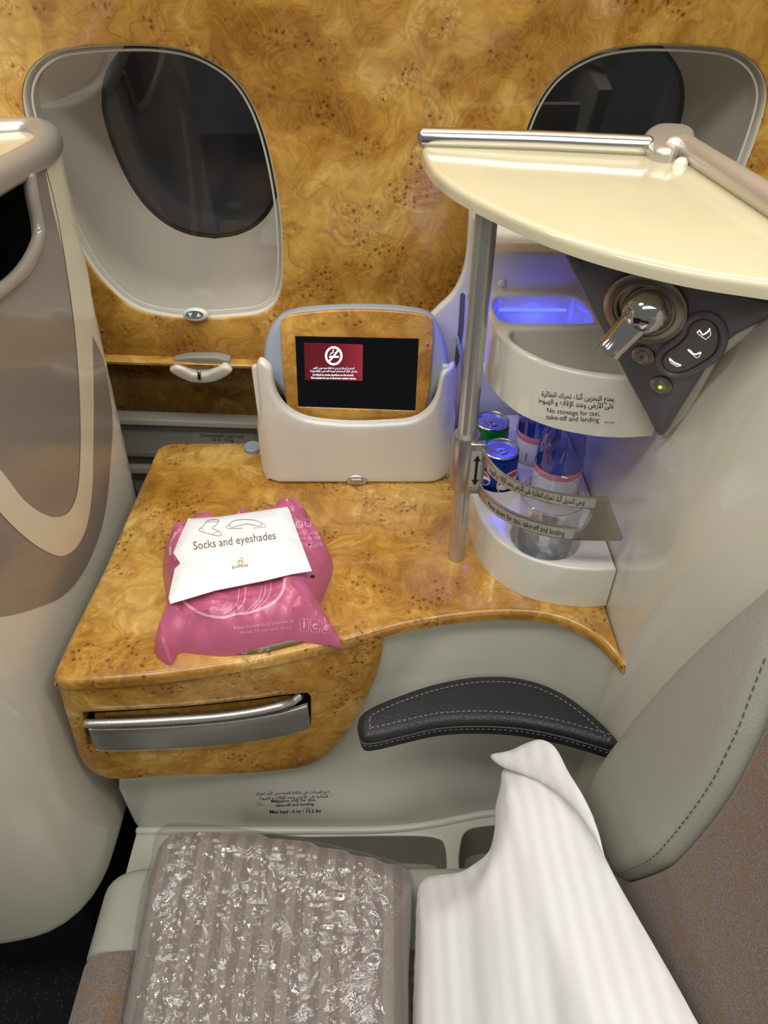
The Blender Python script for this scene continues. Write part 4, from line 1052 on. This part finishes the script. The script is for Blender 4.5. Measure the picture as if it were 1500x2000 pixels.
def lpx(pts):
    out = []
    for x, y in pts:
        p = onx(x, y, XL); out.append((s_of(p.y, p.z), p.z))
    return out
hole = lpx(spline([(52, 326), (63, 385), (72, 428), (74, 462), (60, 500), (34, 538), (0, 568), (-60, 612), (-120, 640), (-190, 630), (-225, 560), (-195, 470), (-120, 398), (-60, 366), (0, 335), (32, 319)], 4, True))
ZT = 1.168
seq = [p for p in hole if p[1] < ZT]
k0 = min(range(len(seq)), key=lambda i: seq[i][0] if seq[i][1] > 1.12 else 9)
outer_l = [(0, 0.31), (LL, 0.31), (LL, ZT), (seq[-1][0], ZT)] + list(reversed(seq)) + [(seq[0][0], ZT), (0, ZT)]
slab('shell_body', [outer_l], 0.008, lsw, 'shell_beige', ls, r=0.003, step=0.022)
tube('opening_rim', [lsw(u, v, 0.001) for u, v in [(seq[0][0], ZT)] + seq + [(seq[-1][0], ZT)]], 0.0078, 'taupe', ls, n=12)
def deco(name, pts, mat, off, smooth=4):
    lp_ = lpx(pts)
    return flat(name, [lp_], lsw, mat, ls, off=off, step=0.018)
rt = spline([(172, 640), (200, 700), (212, 760), (219, 820), (216, 890), (207, 985), (190, 1055), (160, 1120), (120, 1165), (60, 1190), (0, 1204), (-120, 1215)], 4)
taupe_px = spline([(58, 345), (74, 310), (90, 322)], 2)[:-1]
outer = [(84, 318), (100, 400), (125, 500), (150, 590)] + rt + [(-140, 1100), (-140, 640), (-60, 622), (0, 580), (36, 548), (64, 505), (78, 462), (76, 428), (66, 385), (55, 338), (66, 322)]
holepx = None
deco('taupe_panel', outer, 'taupe', 0.0008)
cr_out = spline([(122, 300), (142, 365), (165, 470), (176, 590), (179, 680), (181, 780), (180, 880), (178, 955), (168, 1025), (148, 1068), (120, 1086), (90, 1078), (50, 1052), (0, 1004), (-60, 930)], 5)
cr_in = spline([(-60, 860), (0, 920), (40, 972), (75, 1000), (105, 1010), (132, 1000), (149, 960), (155, 880), (154, 790), (149, 700), (140, 610), (121, 480), (104, 390), (86, 322)], 5)
deco('cream_stripe', cr_out + cr_in, 'cream_stripe', 0.0016)
# interior seen through the opening
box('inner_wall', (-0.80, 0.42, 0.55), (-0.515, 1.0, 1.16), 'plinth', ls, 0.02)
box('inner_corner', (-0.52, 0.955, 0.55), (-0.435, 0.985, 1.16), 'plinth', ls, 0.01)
slab('inner_leather', [[(-0.512, 0.50), (-0.435, 0.50), (-0.435, 0.90), (-0.512, 0.90)]], 0.05, upf(0, 0, 0.985), 'grey_leather', ls, r=0.015)
# rail and cap
LZ = 1.178
lr = [onz(x, y, LZ) for x, y in spline([(-260, 268), (-120, 264), (0, 258), (48, 255), (78, 258), (94, 268), (95, 282), (80, 298), (40, 322), (0, 344), (-100, 402), (-220, 470)], 6)]
tube('shell_rail', lr, 0.0165, 'satin_rail', ls, n=18)
cap = [(p.x, p.y) for p in lr]
slab('shell_cap', [cap], 0.012, upf(0, 0, LZ + 0.002), 'cream', ls)
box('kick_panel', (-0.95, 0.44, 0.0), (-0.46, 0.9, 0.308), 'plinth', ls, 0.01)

# ================================================================== PASSENGER SEAT
seat = thing('passenger_seat', 'grey leather and patterned mauve fabric seat at the lower edge', 'seat', (0.0, 0.1, 0.0))
SZ = 0.42
def cushion(name, y0, y1, mat, r0, r1):
    # profile rounded at the front end (-x)
    x0 = -0.388; pr = [(x0 + 0.03, 0.20), (x0 + 0.006, 0.25), (x0, 0.31), (x0 + 0.004, 0.365), (x0 + 0.02, 0.398), (x0 + 0.05, 0.415), (x0 + 0.10, SZ), (0.0, SZ), (0.24, SZ), (0.26, 0.40), (0.26, 0.20)]
    pr = spline(pr[:7], 5) + pr[7:]
    V = []; Fs = []; n = len(pr)
    ys = []
    K = 5
    for k in range(K + 1): ys.append((y0 + r0 * (1 - math.cos(k / K * math.pi / 2)) * 1.0, r0 * (1 - math.sin(k / K * math.pi / 2))) if r0 else (y0, 0))
    for k in range(K + 1): ys.append((y1 - r1 * (1 - math.sin((k) / K * math.pi / 2 + 0)) * 0 - r1 * (1 - math.cos((K - k) / K * math.pi / 2)), r1 * (1 - math.sin((K - k) / K * math.pi / 2))) if r1 else (y1, 0))
    cxm, czm = -0.06, 0.31
    for y, ins_ in ys:
        for x, z in pr:
            dx, dz = x - cxm, z - czm; L = math.hypot(dx, dz)
            V.append(Vector((x - dx / L * ins_ , y, z - dz / L * ins_)))
    m = len(ys)
    for j in range(m - 1): Fs += [(j * n + i, j * n + (i + 1) % n, (j + 1) * n + (i + 1) % n, (j + 1) * n + i) for i in range(n)]
    Fs.append(tuple(range(n))); Fs.append(tuple((m - 1) * n + i for i in range(n)))
    return mk(name, V, Fs, mat, seat)
cushion('leather_band', 0.322, 0.425, 'grey_leather', 0.006, 0.022)
cushion('seat_cushion', -0.30, 0.326, 'seat_fabric', 0.03, 0.012)
box('seat_base', (-0.33, -0.28, 0.0), (0.24, 0.38, 0.21), 'plinth', seat, 0.01)
BR = Fr((0.25, 0.3, 0.575), (0, -1, 0), (0.15, 0, 1))
def brp(pts): return BR.pxs(pts)
wing_l = spline([(1660, 1000), (1560, 1090), (1500, 1146), (1430, 1205), (1350, 1280), (1280, 1355), (1220, 1430), (1178, 1488), (1152, 1540), (1156, 1590), (1178, 1650), (1208, 1718)], 5)
wing_r = spline([(1217, 1722), (1265, 1706), (1305, 1686), (1340, 1650), (1385, 1595), (1428, 1532), (1458, 1474), (1480, 1428), (1500, 1375), (1530, 1300), (1570, 1210), (1660, 1040)], 5)
wl = brp(wing_l + wing_r)
def wingw(u, v, w): return BR.P(u, v, w + 0.012)
slab('backrest_wing', [wl], 0.075, wingw, 'grey_leather', seat, r=0.022, segs=6, step=0.02)
wr = brp(wing_r)
stitches('wing_stitching', [BR.P(*BR.px(x - 14 * 0.9, y - 8), 0.0065 + 0.004) for x, y in spline([p for p in wing_r if p[0] < 1540], 2)], 'thread_dark', seat, 0.005, 0.0035, 0.0006)
fab = brp(wing_r) + [(0.42, BR.px(1660, 1040)[1]), (0.42, -0.20), (BR.px(1160, 1800)[0] - 0.04, -0.20), (BR.px(1160, 1800)[0] - 0.03, BR.px(1160, 1800)[1])]
slab('backrest', [fab], 0.09, BR, 'seat_fabric', seat, r=0.010, segs=3, step=0.03)

# ================================================================== LOOSE THINGS
# wrapped blanket on the seat
bn = thing('wrapped_blanket', 'striped taupe blanket in shiny clear plastic wrap on the seat', 'blanket', (-0.1, 0.27, SZ))
BLF = upf(0, 0, SZ + 0.002)
Q = upf(0, 0, 0.465)
bl_px = [(318, 1648), (345, 1630), (420, 1625), (560, 1640), (700, 1670), (782, 1694), (803, 1716), (803, 1800), (798, 1900), (797, 2050), (785, 2160), (700, 2210), (300, 2210), (222, 2150), (240, 2000), (258, 1900), (280, 1760), (300, 1680)]
bll = spline(Q.pxs(bl_px), 4, True)
def blt(u, v, d):
    k = min(d / 0.035, 1); return 0.040 + 0.038 * math.sqrt(max(0, 1 - (1 - k) ** 2)) + 0.003 * noise.noise(Vector((u * 12, v * 12, 0)))
def blb(u, v, d):
    k = min(d / 0.035, 1); return 0.040 - 0.039 * math.sqrt(max(0, 1 - (1 - k) ** 2))
puffy('folded_blanket', bll, BLF, blt, blb, 'blanket', bn, step=0.010)
def ridge(p): 
    return (1 - abs(noise.noise(p)) * 2.2)
def wtop(u, v, d):
    k = min(d / 0.045, 1)
    p = Vector((u * 30, v * 30, 3)); q = Vector((u * 30 + 2 * noise.noise(p * 0.6), v * 30 + 2 * noise.noise(p * 0.6 + Vector((7, 3, 1))), 1))
    cr = 0.007 * max(0, ridge(q * 0.55)) ** 3 + 0.0055 * max(0, ridge(q * 1.3 + Vector((3, 1, 2)))) ** 3 + 0.0025 * max(0, ridge(q * 2.6 + Vector((1, 8, 2)))) ** 2
    left = 0.45 + 0.55 * max(0, min(1, (0.0 - u) / 0.10))
    return 0.040 + 0.046 * math.sqrt(max(0, 1 - (1 - k) ** 2)) + cr * k * left
def wbot(u, v, d): 
    k = min(d / 0.035, 1); return 0.040 - 0.0395 * math.sqrt(max(0, 1 - (1 - k) ** 2))
wl_px = [(300, 1650), (316, 1624), (350, 1612), (425, 1617), (560, 1636), (700, 1666), (786, 1691), (807, 1714), (807, 1800), (802, 1900), (802, 2050), (790, 2165), (700, 2215), (300, 2215), (216, 2150), (234, 2000), (252, 1900), (273, 1760), (294, 1690)]
puffy('plastic_wrap', spline(Q.pxs(wl_px), 4, True), BLF, wtop, wbot, 'plastic_wrap', bn, step=0.0040, ang=14)

# pillow
pl = thing('pillow', 'white striped cotton pillow leaning against the seat back', 'pillow', (0.14, 0.28, 0.45))
PLW = Fr((0.13, 0.3, 0.45 + 1.2 * 0.095), (1, 0, 1.2), (0, 1, 0))
pl_px = [(985, 1500), (1040, 1480), (1085, 1500), (1125, 1555), (1160, 1630), (1200, 1712), (1250, 1800), (1305, 1895), (1352, 1980), (1395, 2070), (1380, 2180), (1200, 2240), (950, 2230), (830, 2160), (806, 2050), (806, 1950), (810, 1850), (812, 1770), (822, 1722),
         (850, 1710), (895, 1704), (925, 1688), (955, 1662), (966, 1620), (968, 1575), (978, 1535)]
pll = spline(PLW.pxs(pl_px), 4, True)
def ptop(u, v, d):
    k = min(d / 0.07, 1); s = math.sqrt(max(0, 1 - (1 - k) ** 2))
    w = noise.noise(Vector((u * 20, v * 4, 0))) * 0.005 + noise.noise(Vector((u * 42 + 5, v * 8, 2))) * 0.0016 + noise.noise(Vector((u * 14, v * 14, 5))) * 0.003
    return 0.010 * s + 0.034 * k * k * (3 - 2 * k) + w * min(1, d / 0.02) * 1.0
def pbot(u, v, d):
    k = min(d / 0.07, 1); return -0.020 * math.sqrt(max(0, 1 - (1 - k) ** 2))
pill = puffy('pillow_body', pll, PLW, ptop, pbot, 'pillow_cotton', pl, step=0.007)
fl_px = spline([(962, 1478), (1000, 1468), (1035, 1452), (1062, 1447), (1088, 1462), (1112, 1505), (1145, 1560), (1168, 1612), (1190, 1690), (1180, 1668), (1160, 1630), (1135, 1592), (1100, 1556), (1062, 1530), (1020, 1512), (985, 1500)], 4, True)
FLF = Fr(PLW.P(0, 0, 0.016), PLW.U, PLW.V)
puffy('case_flap', FLF.pxs(fl_px), FLF, lambda u, v, d: 0.004 + 0.004 * min(1, d / 0.01) + 0.0015 * noise.noise(Vector((u * 40, v * 40, 0))), lambda u, v, d: -0.003, 'pillow_cotton', pl, step=0.006)

# pink headphone bag
bag = thing('headphone_bag', 'crumpled pink plastic headphone bag lying on the burl console', 'bag', (-0.17, 0.66, ZC))
BG = upf(0, 0, ZC + 0.0005)
def bpt(x, y, h): q = onz(x, y, ZC + h); return (q.x, q.y)
bag_px = [(572, 972, .03), (598, 984, .03), (628, 1035, .02), (648, 1080, .015), (647, 1112, .012), (634, 1150, .01), (627, 1172, .008), (640, 1205, .004), (668, 1256, .003), (640, 1256, .004), (600, 1246, .01), (560, 1246, .014), (500, 1262, .012), (440, 1270, .012), (385, 1266, .012), (348, 1266, .01), (332, 1297, .003), (300, 1270, .004), (310, 1212, .015), (320, 1160, .02), (312, 1085, .02), (330, 1042, .025), (358, 1018, .03), (405, 1004, .03), (470, 995, .03), (525, 988, .03)]
bagl = spline([bpt(*p) for p in bag_px], 4, True)
def btop(u, v, d):
    k = min(d / 0.045, 1); q = Vector((u * 22, v * 22, 0))
    q = q + Vector((noise.noise(q * 0.7), noise.noise(q * 0.7 + Vector((5, 2, 1))), 0)) * 0.8
    cr = 0.013 * max(0, ridge(q * 0.7)) ** 2.5 + 0.007 * max(0, ridge(q * 1.6)) ** 3
    edge = 1 - 0.65 * k ** 6
    return 0.010 * min(1, d / 0.008) + 0.038 * (k * (2 - k)) ** 0.9 + (cr - 0.002) * min(1, d / 0.015) * edge
bagm = puffy('bag_film', bagl, BG, btop, lambda u, v, d: max(0.0006, 0.008 - d * 0.5), 'pink_plastic', bag, step=0.0042, ang=35)
bt = bvh(bagm)
cu = [bpt(x, y, 0.004) for x, y in spline([(425, 1270), (445, 1276), (500, 1274), (560, 1261), (595, 1252), (612, 1248), (560, 1236), (450, 1248)], 4, True)]
puffy('headphone_foam', cu, BG, lambda u, v, d: 0.002 + 0.005 * min(1, d / 0.006), lambda u, v, d: 0.0, 'dark_foam', bag, step=0.005)
fb = caster(bt, 0.0006)
def pxribbon(pts, w, closed=False): return ribbon(pts, w, closed)
decal('bag_print', *pxribbon(spline([(352, 1168), (372, 1186), (400, 1200), (435, 1206), (462, 1199), (490, 1196), (530, 1180), (552, 1155), (557, 1128)], 14), 5.5), fb, 'pink_print', bag)
decal('bag_print', *pxribbon(spline([(333, 1085), (335, 1060), (345, 1040)], 12), 5), fb, 'pink_print', bag)
for a in ([(437, 1200), (462, 1180), (468, 1148)], [(455, 1198), (476, 1178), (480, 1146)], [(480, 1194), (505, 1172), (512, 1143)], [(492, 1192), (514, 1168), (519, 1140)], [(505, 1188), (526, 1164), (530, 1136)]):
    decal('bag_print', *pxribbon(spline(a, 12), 1.6), fb, 'pink_print', bag)
wpx('bag_lettering', 'Enjoy thousands of channels of', (457, 1229), (573, 1215), fb, 'pink_print', bag)
wpx('bag_lettering', 'movies, TV and music on ice', (468, 1238), (570, 1227), fb, 'pink_print', bag)
wpx('bag_lettering', 'Good', (556, 1036), (624, 1028), fb, 'pink_print', bag, ys=1.15)
wpx('bag_lettering', 'headphones', (570, 1046), (630, 1044), fb, 'pink_print', bag)
wpx('bag_lettering', 'are sealed', (582, 1056), (632, 1053), fb, 'pink_print', bag)
wpx('bag_lettering', 'flight', (605, 1071), (630, 1066), fb, 'pink_print', bag)
for i, (ch, x, y) in enumerate((('i', 594, 1220), ('c', 615, 1222), ('e', 637, 1224))):
    q = [(x - 9, y - 13), (x + 8, y - 12), (x + 9, y + 12), (x - 7, y + 12)]
    qs = spline(q, 4, True)
    decal('logo_tile', *pxribbon(q + [], 1.3, True), fb, 'pink_print', bag)
    wpx('logo_letter', ch, (x - (2 if ch == 'i' else 4.5), y + 6), (x + (2 if ch == 'i' else 5), y + 6), fb, 'pink_print', bag, bold=0.02)
decal('bag_hole', *poly(circ(610, 1126, 4.5, 3, 14)), fb, 'black_print', bag)
decal('bag_hole', *poly(circ(604, 1064, 3, 1.6, 12)), fb, 'black_print', bag)

# white pouch on the bag
po = thing('amenity_pouch', 'white pouch printed with socks and eyeshades lying on the pink bag', 'pouch', (-0.18, 0.68, ZC + 0.058))
POZ = ZC + 0.0625
po_px = [(368, 1014), (430, 1010), (500, 1000), (561, 991), (566, 998), (584, 1050), (609, 1114), (570, 1120), (520, 1132), (470, 1142), (420, 1152), (380, 1164), (332, 1178), (329, 1166), (341, 1110), (352, 1100), (339, 1080), (352, 1048)]
POF = upf(0, 0, POZ)
pol = POF.pxs(po_px)
def pot(u, v, d):
    base = -0.002 * max(0, min(1, (0.665 - v) / 0.05))
    return base + 0.001 + 0.009 * (1 - math.exp(-d / 0.02)) + 0.0030 * noise.noise(Vector((u * 24, v * 30, 1))) * min(1, d / 0.01) + 0.0016 * max(0, ridge(Vector((u * 14, v * 20, 4)))) * min(1, d / 0.01)
pom = puffy('pouch_film', resample(pol, 0.01), POF, pot, lambda u, v, d: 0.0003, 'pouch_white', po, step=0.004, ang=28)
fp = caster(bvh(pom), 0.0005)
wpx('pouch_lettering', 'Socks and eyeshades', (379, 1074), (539, 1053), fp, 'brown_print', po, ys=1.15)
wpx('pouch_lettering', 'Emirates', (454, 1112), (485, 1106), fp, 'brown_print', po)
decal('pouch_emblem', *join2d(ribbon(spline([(463, 1102), (470, 1104), (475, 1098), (469, 1096), (464, 1099)], 4), 1.4), ribbon(spline([(466, 1094), (471, 1096), (474, 1091), (468, 1090)], 4), 1.2), ribbon([(468, 1104), (466, 1094)], 1.1), ribbon([(472, 1100), (474, 1093)], 1.0)), fp, 'gold_print', po)
sock = spline([(406, 1017), (427, 1016), (422, 1026), (414, 1032), (426, 1037), (432, 1042), (429, 1047), (420, 1046), (405, 1042), (392, 1038), (389, 1034), (398, 1027)], 4, True)
decal('sock_drawing', *join2d(ribbon(sock, 0.9, True), ribbon([(404, 1020), (426, 1019)], 0.6), ribbon([(390, 1032), (398, 1034), (396, 1040)], 0.6), ribbon([(414, 1045), (420, 1040), (428, 1038)], 0.6)), fp, 'grey_print', po)
mask = spline([(448, 1028), (452, 1020), (465, 1016), (482, 1015), (500, 1017), (510, 1022), (511, 1027), (504, 1028), (492, 1025), (480, 1024), (466, 1027), (456, 1030)], 4, True)
decal('eyeshade_drawing', *join2d(ribbon(mask, 0.9, True), ribbon([(449, 1023), (441, 1030), (446, 1033), (474, 1032)], 0.8), ribbon([(511, 1022), (520, 1026), (518, 1030), (494, 1032)], 0.8)), fp, 'grey_print', po)

# ------------------------------------------------------------------ put every thing's origin at its base
for root in THINGS:
    b = Vector(root['base']); del root['base']
    if root.type == 'EMPTY':
        def desc(o):
            for c in o.children:
                yield c; yield from desc(c)
        root.empty_display_size = 0.05
        for c in desc(root):
            if c.type == 'MESH': c.data.transform(Matrix.Translation(-b)); c.data.update()
        root.location = b
    elif root.type == 'MESH':
        root.data.transform(Matrix.Translation(-b)); root.data.update(); root.location = b
